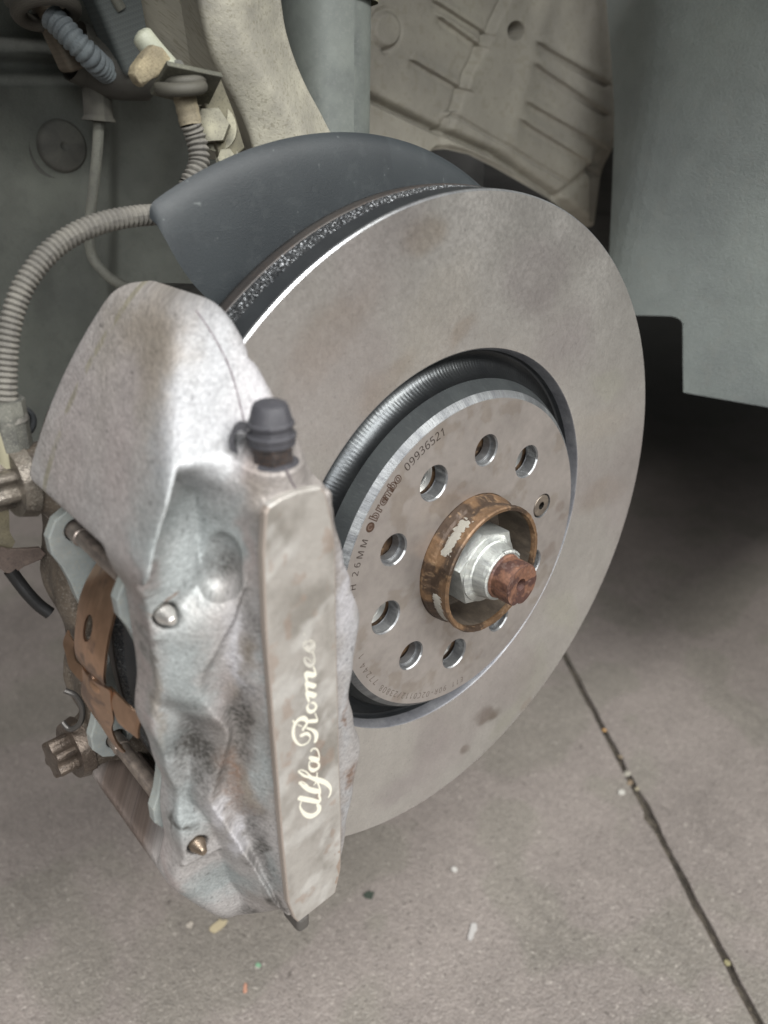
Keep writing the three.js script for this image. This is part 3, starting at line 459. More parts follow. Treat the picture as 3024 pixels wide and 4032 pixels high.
// ------------------------------------------------------------------ suspension behind the disc
const castMap = grime([0.295, 0.282, 0.232], 0.3, 0.4, 0.06, [0.15, 0.135, 0.09]);
const castMat = std({ map: castMap, roughness: 0.62, metalness: 0.25, bumpMap: grain, bumpScale: 0.0002 });
{
  const t = thing('steering_knuckle', 'sand coloured cast alloy knuckle arm rising behind the dust shield', 'knuckle', pz(620, 320, -0.11));
  const rows = [[-60, 380, 421, 500, 600], [0, 389, 430, 505, 607], [60, 399, 443, 520, 616], [110, 407, 457, 540, 630], [150, 416, 476, 560, 645], [190, 440, 497, 585, 663], [240, 472, 522, 620, 690], [290, 503, 541, 650, 716], [350, 530, 556, 690, 752]];
  const col = (k, z) => curveThrough(rows.map((r) => pz(r[k], r[0], z)));
  const L = col(1, -0.128), R1 = col(2, -0.100), M = col(3, -0.094), R2 = col(4, -0.106), back = (c, dz) => (s) => { const p = c.getPoint(s); p.z += dz; return p; };
  const ring = (s) => { const l = L.getPoint(s), r = R1.getPoint(s), m = M.getPoint(s), e = R2.getPoint(s); return [l, l.clone().lerp(r, 0.8), r.clone().lerp(l, 0.06), r.clone().lerp(m, 0.12), m, e.clone().lerp(m, 0.15), e, back(R2, -0.012)(s), back(R2, -0.04)(s).lerp(m.clone().setZ(-0.16), 0.1), back(L, -0.035)(s), l]; };
  const N = 11, g = patch(60, 60, (q, s) => { const rg = curveThrough(ring(s)); return rg.getPoint(q); });
  { const p = g.attributes.position, uv = g.attributes.uv; for (let i = 0; i < p.count; i++) uv.setXY(i, p.getX(i), p.getY(i) + p.getZ(i) * 0.5); }
  part('arm', g, castMat, t);
}
{
  const a = pz(702, -60, -0.165), t = thing('shock_absorber', 'grey green shock absorber tube behind the knuckle arm', 'shock absorber', pz(702, 290, -0.165));
  const b = pz(706, 330, -0.165), g = tubeAlong([a, a.clone().lerp(b, 0.5), b], 0.0245, 40, 48);
  part('tube', g, std({ map: grime([0.145, 0.160, 0.148], 0.3, 0.2, 0.1, [0.2, 0.21, 0.2]), roughness: 0.55, metalness: 0.2 }), t);
  const e = pz(712, 4, -0.165), rim = tubeAlong([e.clone().add(V3(0, 0.014, 0)), e.clone().add(V3(0, 0.007, 0)), e], 0.0262, 6, 48); part('collar', rim, std({ color: lin(0.2, 0.19, 0.13), roughness: 0.6 }), t);
}
const ribbed = (pitch, r, amp) => (s) => r + amp * Math.pow(0.5 + 0.5 * Math.sin(s / pitch * TAU), 0.6);
const dusty = std({ map: grime([0.135, 0.128, 0.112], 0.4, 0.25, 0.03, [0.05, 0.045, 0.04]), roughness: 0.8, bumpMap: grain, bumpScale: 0.0003 });
{
  const t = thing('brake_hose', 'corrugated dusty brake hose looping from the bracket behind the shield to the caliper', 'brake hose', pz(90, 570, -0.072));
  const pt = (a) => a.map(([u, v, z]) => pz(u, v, z));
  const smooth = tubeAlong(pt([[394, 188, -0.082], [400, 215, -0.082], [407, 245, -0.081], [413, 272, -0.080]]), 0.0044, 30, 24, (s) => 0.0044 + 0.00012 * Math.sin(s * 1800));
  part('hose_sleeve', smooth, std({ map: grime([0.215, 0.185, 0.125], 0.4, 0.3, 0.03), roughness: 0.85 }), t);
  const upper = tubeAlong(pt([[412, 268, -0.080], [420, 290, -0.080], [428, 320, -0.079], [430, 350, -0.078], [422, 376, -0.077], [408, 400, -0.077]]), 0.0036, 700, 20, ribbed(0.0022, 0.0034, 0.0009));
  part('upper_corrugated_hose', upper, dusty, t);
  const lower = tubeAlong(pt([[408, 400, -0.078], [390, 440, -0.078], [340, 462, -0.076], [300, 466, -0.074], [250, 474, -0.073], [200, 488, -0.072], [150, 512, -0.071], [110, 542, -0.070], [76, 580, -0.069], [48, 625, -0.068], [28, 680, -0.067], [18, 730, -0.066], [14, 790, -0.065], [13, 850, -0.064], [14, 905, -0.064]]), 0.0036, 2000, 20, ribbed(0.0021, 0.0031, 0.0009));
  part('lower_corrugated_hose', lower, dusty, t);
  const g1 = orient(new THREE.CylinderGeometry(0.0072, 0.0068, 0.018, 10, 3), pz(18, 915, -0.064), V3(0, 1, 0)); part('hose_end', boxUV(crease(g1, 0.5)), std({ map: grime([0.12, 0.12, 0.105], 0.6, 0.4, 0.03, [0.3, 0.29, 0.25]), roughness: 0.7, metalness: 0.3 }), t);
  const g2 = orient(new THREE.CylinderGeometry(0.0060, 0.0070, 0.005, 24), pz(16, 893, -0.064), V3(0, 1, 0)); part('ferrule', boxUV(crease(g2, 0.5)), dusty, t);
  const g3 = orient(new THREE.CylinderGeometry(0.0055, 0.0058, 0.014, 24), pz(14, 962, -0.064), V3(0, 1, 0)); part('banjo_neck', boxUV(crease(g3, 0.5)), std({ color: lin(0.33, 0.31, 0.22), roughness: 0.5, metalness: 0.5 }), t);
  const g4 = orient(new THREE.TorusGeometry(0.005, 0.0013, 10, 24), pz(42, 912, -0.066), V3(0, 1, 0)); part('clip_eye', g4, darkCoat, t);
}
{
  const t = thing('hose_bracket', 'dark steel bracket holding the hose grommet against the knuckle arm', 'bracket', pz(400, 185, -0.085));
  const steel = std({ map: grime([0.085, 0.085, 0.068], 0.5, 0.3, 0.05, [0.2, 0.19, 0.13]), roughness: 0.55, metalness: 0.4 });
  const c = pz(395, 183, -0.083);
  const tab = extrudeXY([[-0.011, -0.010], [0.012, -0.010], [0.015, 0.008], [0.006, 0.010], [-0.010, 0.008]], -0.001, 0.001, 0.0004); tab.rotateX(-Math.PI / 2 - 0.55); tab.rotateZ(-0.12); tab.translate(c.x, c.y, c.z); part('tab', boxUV(tab), steel, t);
  const Q = [[455, 158], [470, 170], [500, 245], [522, 318], [492, 345], [472, 335], [452, 250], [432, 205], [430, 160]].map(([u, v]) => pz(u, v, -0.090));
  const plate = new THREE.ExtrudeGeometry(new THREE.Shape(Q.map((q) => new THREE.Vector2(q.x, q.y))), { depth: 0.002, bevelEnabled: true, bevelThickness: 0.0006, bevelSize: 0.0006, bevelSegments: 2 }); plate.translate(0, 0, -0.091); part('plate', boxUV(plate), std({ map: grime([0.15, 0.14, 0.10], 0.4, 0.3, 0.05), roughness: 0.6, metalness: 0.3 }), t);
  const side = [[432, 165], [446, 250], [470, 336], [455, 330], [425, 245], [418, 190]].map(([u, v]) => pz(u, v, -0.086));
  const sp = new THREE.ExtrudeGeometry(new THREE.Shape(side.map((q) => new THREE.Vector2(q.x, q.y))), { depth: 0.001, bevelEnabled: false }); sp.translate(0, 0, -0.098); part('inner_web', boxUV(sp), steel, t);
  const gr = std({ map: grime([0.06, 0.057, 0.046], 0.4, 0.3, 0.04, [0.14, 0.13, 0.09]), roughness: 0.7 });
  const ax = V3(-0.12, 1, 0.1), tor = (r, q, at) => { const g = new THREE.TorusGeometry(r, q, 14, 40); g.rotateX(Math.PI / 2); return orient(g, at, ax); };
  part('grommet_ring', tor(0.0078, 0.0024, pz(391, 188, -0.081)), gr, t); part('grommet_ring', tor(0.0070, 0.0021, pz(396, 171, -0.083)), gr, t);
  const bolt = (u, v, r, h, name, m) => { const at = pz(u, v, -0.088), g = new THREE.CylinderGeometry(r, r, h, 6); const bh = part(name, boxUV(crease(orient(g, at, V3(-0.55, 0.1, 0.8)), 0.4)), m, t); const w = new THREE.CylinderGeometry(r * 1.35, r * 1.35, h * 0.25, 28); part(name + '_flange', boxUV(crease(orient(w, at.clone().add(V3(0.55, -0.1, -0.8).multiplyScalar(h * 0.5)), V3(-0.55, 0.1, 0.8)), 0.4)), m, bh); };
  const bm = std({ map: grime([0.21, 0.20, 0.15], 0.4, 0.3, 0.03), roughness: 0.5, metalness: 0.5 });
  bolt(461, 272, 0.0068, 0.011, 'bolt_head', bm); bolt(491, 342, 0.0038, 0.008, 'small_bolt_head', bm);
}
{
  // brake pipe with its pale plastic sleeve and the torn rubber boot
  const t = thing('brake_pipe', 'pale brake pipe end with torn tan rubber boot above the bracket', 'brake pipe', pz(330, 100, -0.10));
  const g = tubeAlong([[299, 68, -0.105], [310, 82, -0.104], [325, 101, -0.102], [345, 125, -0.098], [372, 155, -0.092], [388, 172, -0.086]].map(([u, v, z]) => pz(u, v, z)), 0.0043, 50, 20, (s, q) => 0.0044 * Math.sqrt(Math.max(0.02, 1 - Math.pow(Math.max(0, 1 - q / 0.1), 2)))); part('pipe', g, std({ map: grime([0.33, 0.34, 0.27], 0.2, 0.15, 0.04), roughness: 0.5 }), t);
  const B = [[310, 110], [325, 97], [345, 103], [362, 125], [378, 148], [368, 152], [352, 152], [340, 166], [322, 172], [304, 188], [292, 180], [281, 160], [284, 145], [297, 126]];
  const q = B.map(([u, v]) => pz(u, v, -0.094)), sh = new THREE.ExtrudeGeometry(new THREE.Shape(q.map((p) => new THREE.Vector2(p.x, p.y))), { depth: 0.003, bevelEnabled: true, bevelThickness: 0.0022, bevelSize: 0.0016, bevelOffset: -0.0016, bevelSegments: 4 }); sh.translate(0, 0, -0.0955);
  part('torn_boot', boxUV(crease(sh, 0.9)), std({ map: grime([0.235, 0.20, 0.13], 0.4, 0.35, 0.04, [0.12, 0.09, 0.05]), roughness: 0.85, bumpMap: grain, bumpScale: 0.0008 }), t);
  const w = new THREE.CylinderGeometry(0.0045, 0.005, 0.006, 12); part('union_nut', boxUV(orient(w, pz(379, 160, -0.088), V3(-0.5, 0.8, 0.2))), std({ color: lin(0.6, 0.6, 0.56), metalness: 0.8, roughness: 0.3 }), t);
}
{
  const t = thing('sensor_cable', 'thin grey sensor cable hanging against the dark liner', 'cable', pz(205, 400, -0.27));
  const z = -0.27; part('cable', tubeAlong([[214, 262, z], [210, 330, z], [203, 400, z], [197, 450, z], [192, 505, z], [200, 555, z], [228, 592, z + 0.01], [262, 615, z + 0.03], [300, 630, z + 0.06], [345, 640, z + 0.09]].map(([u, v, q]) => pz(u, v, q)), 0.0031, 160, 16), std({ map: grime([0.13, 0.132, 0.112], 0.3, 0.2, 0.05), roughness: 0.75 }), t);
  part('cable_boot', tubeAlong([[205, 120, z], [209, 190, z], [214, 262, z]].map(([u, v, q]) => pz(u, v, q)), 0.0095, 40, 20, (s, q) => 0.0082 + 0.0014 * sstep(0.93, 0.97, q)), std({ map: grime([0.062, 0.06, 0.05], 0.3, 0.2, 0.05), roughness: 0.8 }), t);
  const l = thing('lower_link', 'dark horizontal rubber hose running behind the caliper under the shield', 'hose', pz(450, 640, -0.1));
  part('link_tube', tubeAlong([[345, 648, -0.15], [400, 650, -0.135], [460, 656, -0.11], [540, 676, -0.09]].map(([u, v, q]) => pz(u, v, q)), 0.0085, 60, 20), std({ map: grime([0.035, 0.034, 0.03], 0.4, 0.2, 0.05), roughness: 0.6 }), l);
}
{
  // wiring up in the arch
  const dk = (c) => std({ map: grime(c, 0.4, 0.25, 0.05), roughness: 0.7 });
  const t = thing('corrugated_conduit', 'pale blue corrugated wiring conduit up in the dark arch', 'conduit', pz(180, 90, -0.24));
  part('conduit', tubeAlong([[110, 35, -0.25], [135, 60, -0.245], [165, 92, -0.24], [195, 122, -0.24], [225, 150, -0.25], [262, 172, -0.27]].map(([u, v, q]) => pz(u, v, q)), 0.0062, 420, 20, ribbed(0.0036, 0.0056, 0.0012)), dk([0.12, 0.14, 0.15]), t);
  const c = thing('wiring_clamp', 'dark ring clamp round the wiring conduit', 'clamp', pz(105, 25, -0.25)); { const g = new THREE.TorusGeometry(0.014, 0.004, 12, 30); g.rotateX(1.2); const at = pz(100, 22, -0.25); g.translate(at.x, at.y, at.z); part('ring', g, dk([0.06, 0.055, 0.045]), c); const h = new RoundedBoxGeometry(0.05, 0.02, 0.03, 3, 0.004); h.rotateZ(0.3); h.translate(at.x + 0.012, at.y + 0.018, at.z - 0.02); part('block', h, dk([0.05, 0.05, 0.04]), c); }
  const k = thing('wiring_connector', 'dark grey wiring connector block up in the dark arch', 'connector', pz(270, 35, -0.25)); { const at = pz(268, 30, -0.25), g = new RoundedBoxGeometry(0.034, 0.055, 0.02, 3, 0.004); g.rotateZ(0.35); g.translate(at.x, at.y, at.z); part('housing', g, dk([0.07, 0.08, 0.078]), k); const h = new RoundedBoxGeometry(0.016, 0.05, 0.016, 3, 0.003); h.rotateZ(0.35); h.translate(at.x - 0.035, at.y - 0.004, at.z - 0.01); part('side_housing', h, dk([0.085, 0.07, 0.05]), k); const w = tubeAlong([[238, -30, -0.24], [250, 0, -0.24], [262, 20, -0.24]].map(([u, v, q]) => pz(u, v, q)), 0.003, 20, 10); part('wire', w, dk([0.12, 0.12, 0.10]), k); }
  const r = thing('rubber_buffer', 'dark rounded rubber buffer behind the wiring conduit up in the arch', 'rubber buffer', pz(250, 148, -0.26)); part('buffer', tubeAlong([[160, 110, -0.27], [200, 130, -0.27], [250, 148, -0.26], [310, 152, -0.26]].map(([u, v, q]) => pz(u, v, q)), 0.016, 40, 20), dk([0.045, 0.043, 0.036]), r);
}

// ------------------------------------------------------------------ caliper
const mmAt = (u, v, z) => { const p = pz(u, v, z / 1000); return [p.x * 1000, p.y * 1000]; };
// outer face, millimetres over the disc plane: a low face near the rim, a sharp ridge, a valley and the slope up to the name plate
// ridge: photo direction, height, depth of the valley behind it, steepness of the drop before it
const ridgeRow = [[540, 1030, 46, 0.5, 0.6], [546, 1100, 47, 1, 1.5], [545, 1170, 47, 1, 1.9], [533, 1250, 46, 1.6, 1.5], [508, 1330, 44, 2.2, 0.42], [465, 1410, 41.5, 2.6, 0.42], [434, 1465, 39.5, 3, 0.5], [432, 1505, 39.5, 3.6, 0.6], [456, 1538, 40.5, 4, 1.0], [492, 1586, 42, 4, 1.6], [481, 1640, 40, 3.2, 1.7], [462, 1700, 38.6, 3.6, 1.7], [456, 1736, 38.6, 4, 1.8], [489, 1787, 41, 4, 2], [522, 1838, 43.5, 4, 2], [555, 1887, 46, 3.5, 2], [590, 1945, 49.5, 2.4, 2], [616, 1982, 52, 1, 2]].map(([u, v, z, d, s]) => { const p = mmAt(u, v, z); return [p[1], p[0], z, d, s]; }).sort((p, q) => p[0] - q[0]);
const rowAt = (y) => { const R = ridgeRow, n = R.length; if (y <= R[0][0]) return R[0]; if (y >= R[n - 1][0]) return R[n - 1]; let i = 1; while (R[i][0] < y) i++; const p0 = R[Math.max(0, i - 2)], p1 = R[i - 1], p2 = R[i], p3 = R[Math.min(n - 1, i + 1)], t = (y - p1[0]) / (p2[0] - p1[0]); return p1.map((_, k) => { const m1 = (p2[k] - p0[k]) * 0.5 * 0.7, m2 = (p3[k] - p1[k]) * 0.5 * 0.7, t2 = t * t, t3 = t2 * t; return (2 * t3 - 3 * t2 + 1) * p1[k] + (t3 - 2 * t2 + t) * m1 + (-2 * t3 + 3 * t2) * p2[k] + (t3 - t2) * m2; }); };
const rowTab = []; for (let y = -150; y <= 150; y++) rowTab.push(rowAt(y));
const hollow = (u, v, z) => { const p = mmAt(u, v, z); return p; };
const hA = hollow(425, 1130, 32), hB = hollow(432, 1612, 31), hC = hollow(480, 1905, 30), hL = hollow(330, 1550, 31), hD = hollow(395, 1740, 31);
const PIN = [[-165.5, 51], [-165, -51.5]];
const bell = (x, y, c, rx, ry) => Math.exp(-(((x - c[0]) / rx) ** 2) - (((y - c[1]) / ry) ** 2));
const Hgrid = (x, y) => {
  const ri = clamp(y + 150, 0, 299.99), i0 = ri | 0, ft = ri - i0, A = rowTab[i0], B = rowTab[i0 + 1], xr = lerp(A[1], B[1], ft), zr = lerp(A[2], B[2], ft), dv = lerp(A[3], B[3], ft), sl = lerp(A[4], B[4], ft);
  let face = 29.6 + 0.10 * (x + 171) - 3.2 * bell(x, y, hA, 15, 17) - 3.4 * bell(x, y, hB, 11, 10) - 1.5 * bell(x, y, hC, 14, 10) + 1.0 * bell(x, y, hL, 7, 7) - 1.0 * bell(x, y, hD, 8, 8);
  for (const [qx, qy] of PIN) face += 2.6 * sstep(qy - 8.6, qy - 7.6, y) * sstep(qy + 26, qy + 6, y) * sstep(-149, -154, x);   // pads of the pins, stepped on their lower side
  if (y > 60) face += 4.0 * sstep(174, 188, Math.hypot(x, y));
  let s;
  if (x < xr) s = zr - sl * (xr - x) - 0.03 * sl * (xr - x) ** 2; else { const t = clamp((x - xr) / (-141.5 - xr)); s = lerp(zr, 52, t * t * (3 - 2 * t)) - 1.4 * dv * Math.sin(Math.PI * Math.pow(t, 0.85)) ** 2; }
  let h = smax(face, s, lerp(4, 1.4, sstep(0.7, 1.7, sl)));
  if (x > -117) { const k = (x + 117); h = lerp(h, 51.5 - 0.012 * k * k, sstep(-0.5, 1.5, k)); }
  const yb = x > -158 ? 98.5 + 0.08 * (x + 158) : Math.sqrt(187 * 187 - x * x); if (y > yb - 5) h = Math.max(h, lerp(h, 48, sstep(yb - 5, yb + 7, y)));
  return Math.min(h, 54);
};
const outerX = (y) => { const a = Math.abs(y), b = 171 + 3.2 * Math.exp(-(((y - 8) / 11) ** 2)) - 2.2 * Math.exp(-(((y + 27) / 8) ** 2)), c = Math.sqrt(Math.max(0, 190 * 190 - Math.min(a, 150) ** 2)); return lerp(b, c, sstep(54, 78, a)); };
const innerTab = [[-140, -117], [-97, -113], [-68, -107.5], [-50, -102.5], [-34, -97.5], [-16, -102.5], [-2, -105.5], [12, -102.5], [29, -98.5], [46, -104], [58, -108], [75, -112], [95, -117.5], [140, -117]];
const innerX = (y) => { for (let i = 1; i < innerTab.length; i++) if (y <= innerTab[i][0]) { const [a, b] = [innerTab[i - 1], innerTab[i]], t = (y - a[0]) / (b[0] - a[0]); return lerp(a[1], b[1], t * t * (3 - 2 * t)); } return -117; };
const capsule = (x, y, z, a, b, r) => { const dx = b[0] - a[0], dy = b[1] - a[1], dz = b[2] - a[2], t = clamp(((x - a[0]) * dx + (y - a[1]) * dy + (z - a[2]) * dz) / (dx * dx + dy * dy + dz * dz)); return Math.hypot(x - a[0] - t * dx, y - a[1] - t * dy, z - a[2] - t * dz) - r; };
function caliperField(x, y, z) {
  const a = Math.abs(y), r = Math.hypot(x, y);
  let d = lerp(-(x + outerX(y)), r - 190, sstep(70, 82, a));
  d = smax(d, smax((a + 0.87 * z - 135) / 1.325, a - 135.5, 7), 5);
  const H = Hgrid(x, y); let f = (z - H) * 0.82;
  d = smax(d, f, lerp(1.8, 7, sstep(58, 84, a)));
  d = smax(d, x - innerX(y), 4.5);
  d = smax(d, -51 - z, 5);
  d = smin(d, rbox(x + 129.2, y + 2, z - 42, 13.0, 89.5, 12.5, 2.2), 2.2);                 // bed of the name plate
  d = smin(d, Math.max(Math.hypot(x + 131.5, z - 44.5) - 9.2, Math.abs(y - 80) - 17.5), 6);  // boss of the bleed screw
  const open = Math.min(Math.max(r - 168.8, z - 14.6), smax(a - 70, z - 14.6, 3));
  d = smax(d, -open, 3);
  for (const [qx, qy] of PIN) d = smax(d, -Math.max(Math.hypot(x - qx, y - qy) - 4.1, 20 - z), 0.6);
  d = smax(d, -capsule(x, y, z, [-150.5, 69.5, 39.5], [-150.5, 61, 39], 7.6), 0.7);
  return d;
}
const CU = (x, z) => 0.8 * x + 0.6 * z, U0 = -190, UW = 150, V0 = -145, VW = 290;   // flat mapping of the casting, millimetres
function caliperUV(g) { const p = g.attributes.position, uv = new Float32Array(p.count * 2); for (let i = 0; i < p.count; i++) { uv[2 * i] = (CU(p.getX(i) * 1000, p.getZ(i) * 1000) - U0) / UW; uv[2 * i + 1] = (p.getY(i) * 1000 - V0) / VW; } g.setAttribute('uv', new THREE.BufferAttribute(uv, 2)); return g; }
// stains on the casting, with valley shade painted into the soot: [u, v, z mm, rx mm, ry mm, tone, strength]
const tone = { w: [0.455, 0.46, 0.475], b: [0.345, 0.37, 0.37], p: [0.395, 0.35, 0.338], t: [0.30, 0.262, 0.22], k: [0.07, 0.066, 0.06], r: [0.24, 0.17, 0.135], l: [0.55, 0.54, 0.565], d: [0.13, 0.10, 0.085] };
const stains = [[430, 850, 20, 16, 32, 'w', 1], [470, 760, 12, 13, 24, 'w', 0.9], [400, 980, 30, 20, 13, 'w', 0.9], [480, 960, 36, 14, 12, 'w', 0.8], [560, 800, 20, 8, 26, 'l', 0.7], [340, 800, -5, 10, 34, 't', 0.55], [320, 700, -20, 22, 18, 't', 0.6], [230, 780, -30, 12, 34, 't', 0.4], [180, 900, -35, 16, 34, 'p', 0.6], [270, 950, 0, 12, 30, 'p', 0.75], [345, 720, -8, 16, 8, 't', 0.6],
  [420, 1150, 33, 19, 26, 'b', 1], [380, 1250, 32, 14, 18, 'b', 1], [400, 1450, 32, 14, 26, 'b', 1], [380, 1400, 32, 10, 16, 'b', 1], [400, 1750, 31, 10, 22, 'b', 1], [470, 1900, 30, 22, 11, 'b', 1], [355, 1620, 31, 9, 20, 'b', 0.9],
  [540, 1020, 45, 9, 9, 'p', 0.9], [560, 1050, 47, 8, 9, 't', 0.5], [505, 962, 37, 5, 4, 'k', 0.6], [500, 1150, 40, 6, 14, 'b', 0.7], [540, 1180, 46, 4, 15, 'p', 0.9], [495, 1215, 33, 6, 8, 'k', 0.55],
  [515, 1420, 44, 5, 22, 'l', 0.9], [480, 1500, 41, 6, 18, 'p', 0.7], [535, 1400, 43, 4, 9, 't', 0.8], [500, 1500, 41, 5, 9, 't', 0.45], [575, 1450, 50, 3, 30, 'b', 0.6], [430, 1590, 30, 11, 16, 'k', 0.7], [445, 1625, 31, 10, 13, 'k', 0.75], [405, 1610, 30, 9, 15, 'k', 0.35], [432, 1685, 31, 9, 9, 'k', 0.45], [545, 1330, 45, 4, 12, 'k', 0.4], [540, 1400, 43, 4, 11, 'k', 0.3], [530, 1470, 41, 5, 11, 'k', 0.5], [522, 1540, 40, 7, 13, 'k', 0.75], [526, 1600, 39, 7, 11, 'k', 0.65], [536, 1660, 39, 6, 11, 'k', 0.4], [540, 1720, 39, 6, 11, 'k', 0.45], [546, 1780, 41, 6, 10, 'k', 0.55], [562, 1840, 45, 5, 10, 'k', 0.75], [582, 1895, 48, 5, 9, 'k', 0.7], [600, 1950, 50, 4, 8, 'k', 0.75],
  [500, 1670, 39, 6, 14, 'r', 0.85], [515, 1720, 39, 5, 10, 'r', 0.6], [540, 1680, 40, 5, 12, 't', 0.7], [575, 1650, 48, 5, 26, 'b', 0.8], [590, 1880, 48, 4, 14, 'b', 0.6], [470, 1760, 38, 4, 10, 'l', 0.9], [510, 1830, 43, 2.5, 14, 'l', 0.8], [395, 1785, 31, 7, 3, 'k', 0.7], [540, 1935, 30, 8, 5, 'k', 0.6],
  [745, 1300, 48, 4, 34, 'l', 1], [760, 1400, 47, 6, 20, 'w', 0.5], [748, 1540, 48, 3.5, 22, 'w', 0.7], [750, 1530, 47, 2, 9, 'r', 0.9], [765, 1660, 47, 4, 8, 'r', 0.9], [770, 1690, 46, 3, 7, 't', 0.8], [745, 1730, 48, 3, 16, 'w', 0.7],
  [300, 1760, -12, 10, 26, 'd', 0.95], [255, 1690, -34, 14, 22, 'd', 1], [345, 1850, -5, 7, 22, 'd', 0.7], [309, 1420, 30, 1.3, 24, 'k', 0.6], [306, 1250, 30, 1.3, 14, 'k', 0.5], [372, 1790, 29, 1.2, 12, 'k', 0.6], [300, 1330, 30, 2.0, 6, 'k', 0.6], [285, 1450, 25, 3, 30, 'p', 0.8], [300, 1250, 24, 4, 24, 'p', 0.8], [365, 1880, 22, 4, 20, 'p', 0.8], [300, 1560, 25, 5, 8, 'p', 0.7], [330, 1540, 31, 2.5, 22, 't', 0.5], [350, 1305, 33.5, 4.5, 1.0, 'r', 0.9], [370, 1300, 33.5, 2.0, 1.2, 'r', 0.7]].map(([u, v, z, rx, ry, k, s]) => { const p = mmAt(u, v, z); return [CU(p[0], z), p[1], rx, ry, tone[k], s, k]; });
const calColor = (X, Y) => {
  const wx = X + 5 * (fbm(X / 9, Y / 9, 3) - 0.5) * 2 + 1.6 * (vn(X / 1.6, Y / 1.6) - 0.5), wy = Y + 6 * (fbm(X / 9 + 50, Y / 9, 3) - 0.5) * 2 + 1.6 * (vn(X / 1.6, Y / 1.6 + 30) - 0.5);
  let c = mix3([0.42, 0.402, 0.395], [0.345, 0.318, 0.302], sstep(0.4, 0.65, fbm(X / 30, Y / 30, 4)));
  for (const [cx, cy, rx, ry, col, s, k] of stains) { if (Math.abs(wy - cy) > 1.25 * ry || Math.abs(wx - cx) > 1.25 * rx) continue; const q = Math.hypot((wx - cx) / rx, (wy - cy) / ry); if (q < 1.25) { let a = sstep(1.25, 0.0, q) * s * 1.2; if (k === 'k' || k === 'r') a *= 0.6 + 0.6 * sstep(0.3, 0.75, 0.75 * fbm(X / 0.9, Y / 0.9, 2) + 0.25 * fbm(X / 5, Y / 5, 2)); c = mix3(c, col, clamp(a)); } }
  if (Y > 62) { const dz = (X + 0.8 * Math.sqrt(Math.max(0, 190 * 190 - Y * Y))) / 0.6 + 33 + 2.5 * (fbm(Y / 20, 3, 2) - 0.5); c = mix3(c, [0.27, 0.25, 0.165], 0.6 * sstep(2.2, 1.2, Math.abs(dz)) * sstep(0.3, 0.55, fbm(X / 3, Y / 6, 3))); }   // old varnish run
  const g = vn(X * 1.15, Y * 1.15), g2 = vn(X * 2.6, Y * 2.6), n = fbm(X / 5, Y / 5, 3); let m = 0.68 + 0.24 * g + 0.36 * g2 + 0.2 * (n - 0.3);
  const pit = vn(X * 0.55 + 11, Y * 0.55); if (pit > 0.9) m *= 1 - 0.35 * sstep(0.9, 0.97, pit);
  m *= 0.75; return [c[0] * m, c[1] * m, c[2] * m];
};
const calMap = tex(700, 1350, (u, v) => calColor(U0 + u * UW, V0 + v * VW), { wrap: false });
const calRough = tex(384, 742, (u, v) => { const X = U0 + u * UW, Y = V0 + v * VW; return 0.66 + 0.3 * (fbm(X / 8, Y / 8, 3) - 0.5) + 0.12 * (vn(X, Y) - 0.5); }, { srgb: false, wrap: false });
const calBump = tex(600, 1160, (u, v) => { const X = U0 + u * UW, Y = V0 + v * VW; return 0.5 * vn(X * 1.3, Y * 1.3) + 0.3 * vn(X * 2.7, Y * 2.7) + 0.2 * fbm(X / 4, Y / 4, 2); }, { srgb: false, wrap: false });
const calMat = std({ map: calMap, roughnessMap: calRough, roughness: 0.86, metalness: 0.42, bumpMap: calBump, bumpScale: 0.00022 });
const caliper = thing('brake_caliper', 'weathered silver four piston brake caliper with name plate lettered Alfa Romeo', 'brake caliper', V3(-0.15, 0, 0));
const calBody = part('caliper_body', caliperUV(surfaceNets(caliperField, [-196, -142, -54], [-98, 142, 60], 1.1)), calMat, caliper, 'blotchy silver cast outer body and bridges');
// parting seam of the casting: a thin raised bead on the end face
{
  const surf = (u, v) => { let a = 20, b = -10; for (let z = 55; z > -40; z -= 0.5) { const [x, y] = mmAt(u, v, z); if (caliperField(x, y, z) < 0) return pz(u, v, (z + 0.25) / 1000); } return pz(u, v, 0.01); };
  const line = (P) => { const c = new THREE.CatmullRomCurve3(P.map(([u, v]) => V3(u, v, 0))), q = []; for (let i = 0; i <= 24; i++) { const p = c.getPoint(i / 24); q.push(surf(p.x, p.y)); } return q; };
  const seamMat = std({ color: lin(0.13, 0.11, 0.12), roughness: 0.7 });
  part('casting_seam', tubeAlong(line([[424, 672], [452, 712], [480, 760], [498, 800], [515, 860], [528, 912]]), 0.00028, 90, 8), seamMat, calBody);
  part('casting_seam', tubeAlong(line([[618, 1012], [630, 1040], [642, 1060]]), 0.00028, 40, 8), seamMat, calBody);
}
// inboard half, dark with old dirt
const brownDirt = std({ map: grime([0.085, 0.068, 0.052], 0.6, 0.45, 0.05, [0.22, 0.2, 0.17]), roughness: 0.55, metalness: 0.2, bumpMap: grain, bumpScale: 0.0006 });
{
  const f = (x, y, z) => { const a = Math.abs(y), r = Math.hypot(x, y); let d = lerp(-(x + 169 + 2.5 * Math.sin(y / 9) + 1.5 * Math.sin(z / 5)), r - 180, sstep(60, 78, a)); d = smax(d, r - 178, 3); d = smax(d, y > 0 ? y - 92 : -y - 126, 8); d = smax(d, x + 112, 6); d = smax(d, z + 45.5, 4); d = smax(d, -82 - z, 8);
    for (const s of [66, -66]) d = smin(d, Math.max(Math.hypot(y - s, z + 61) - 13, Math.abs(x + 166) - 9), 5);
    return d; };
  part('inboard_half', boxUV(surfaceNets(f, [-190, -138, -86], [-106, 138, -40], 1.8)), brownDirt, caliper, 'dirty brown inboard half of the caliper');
}
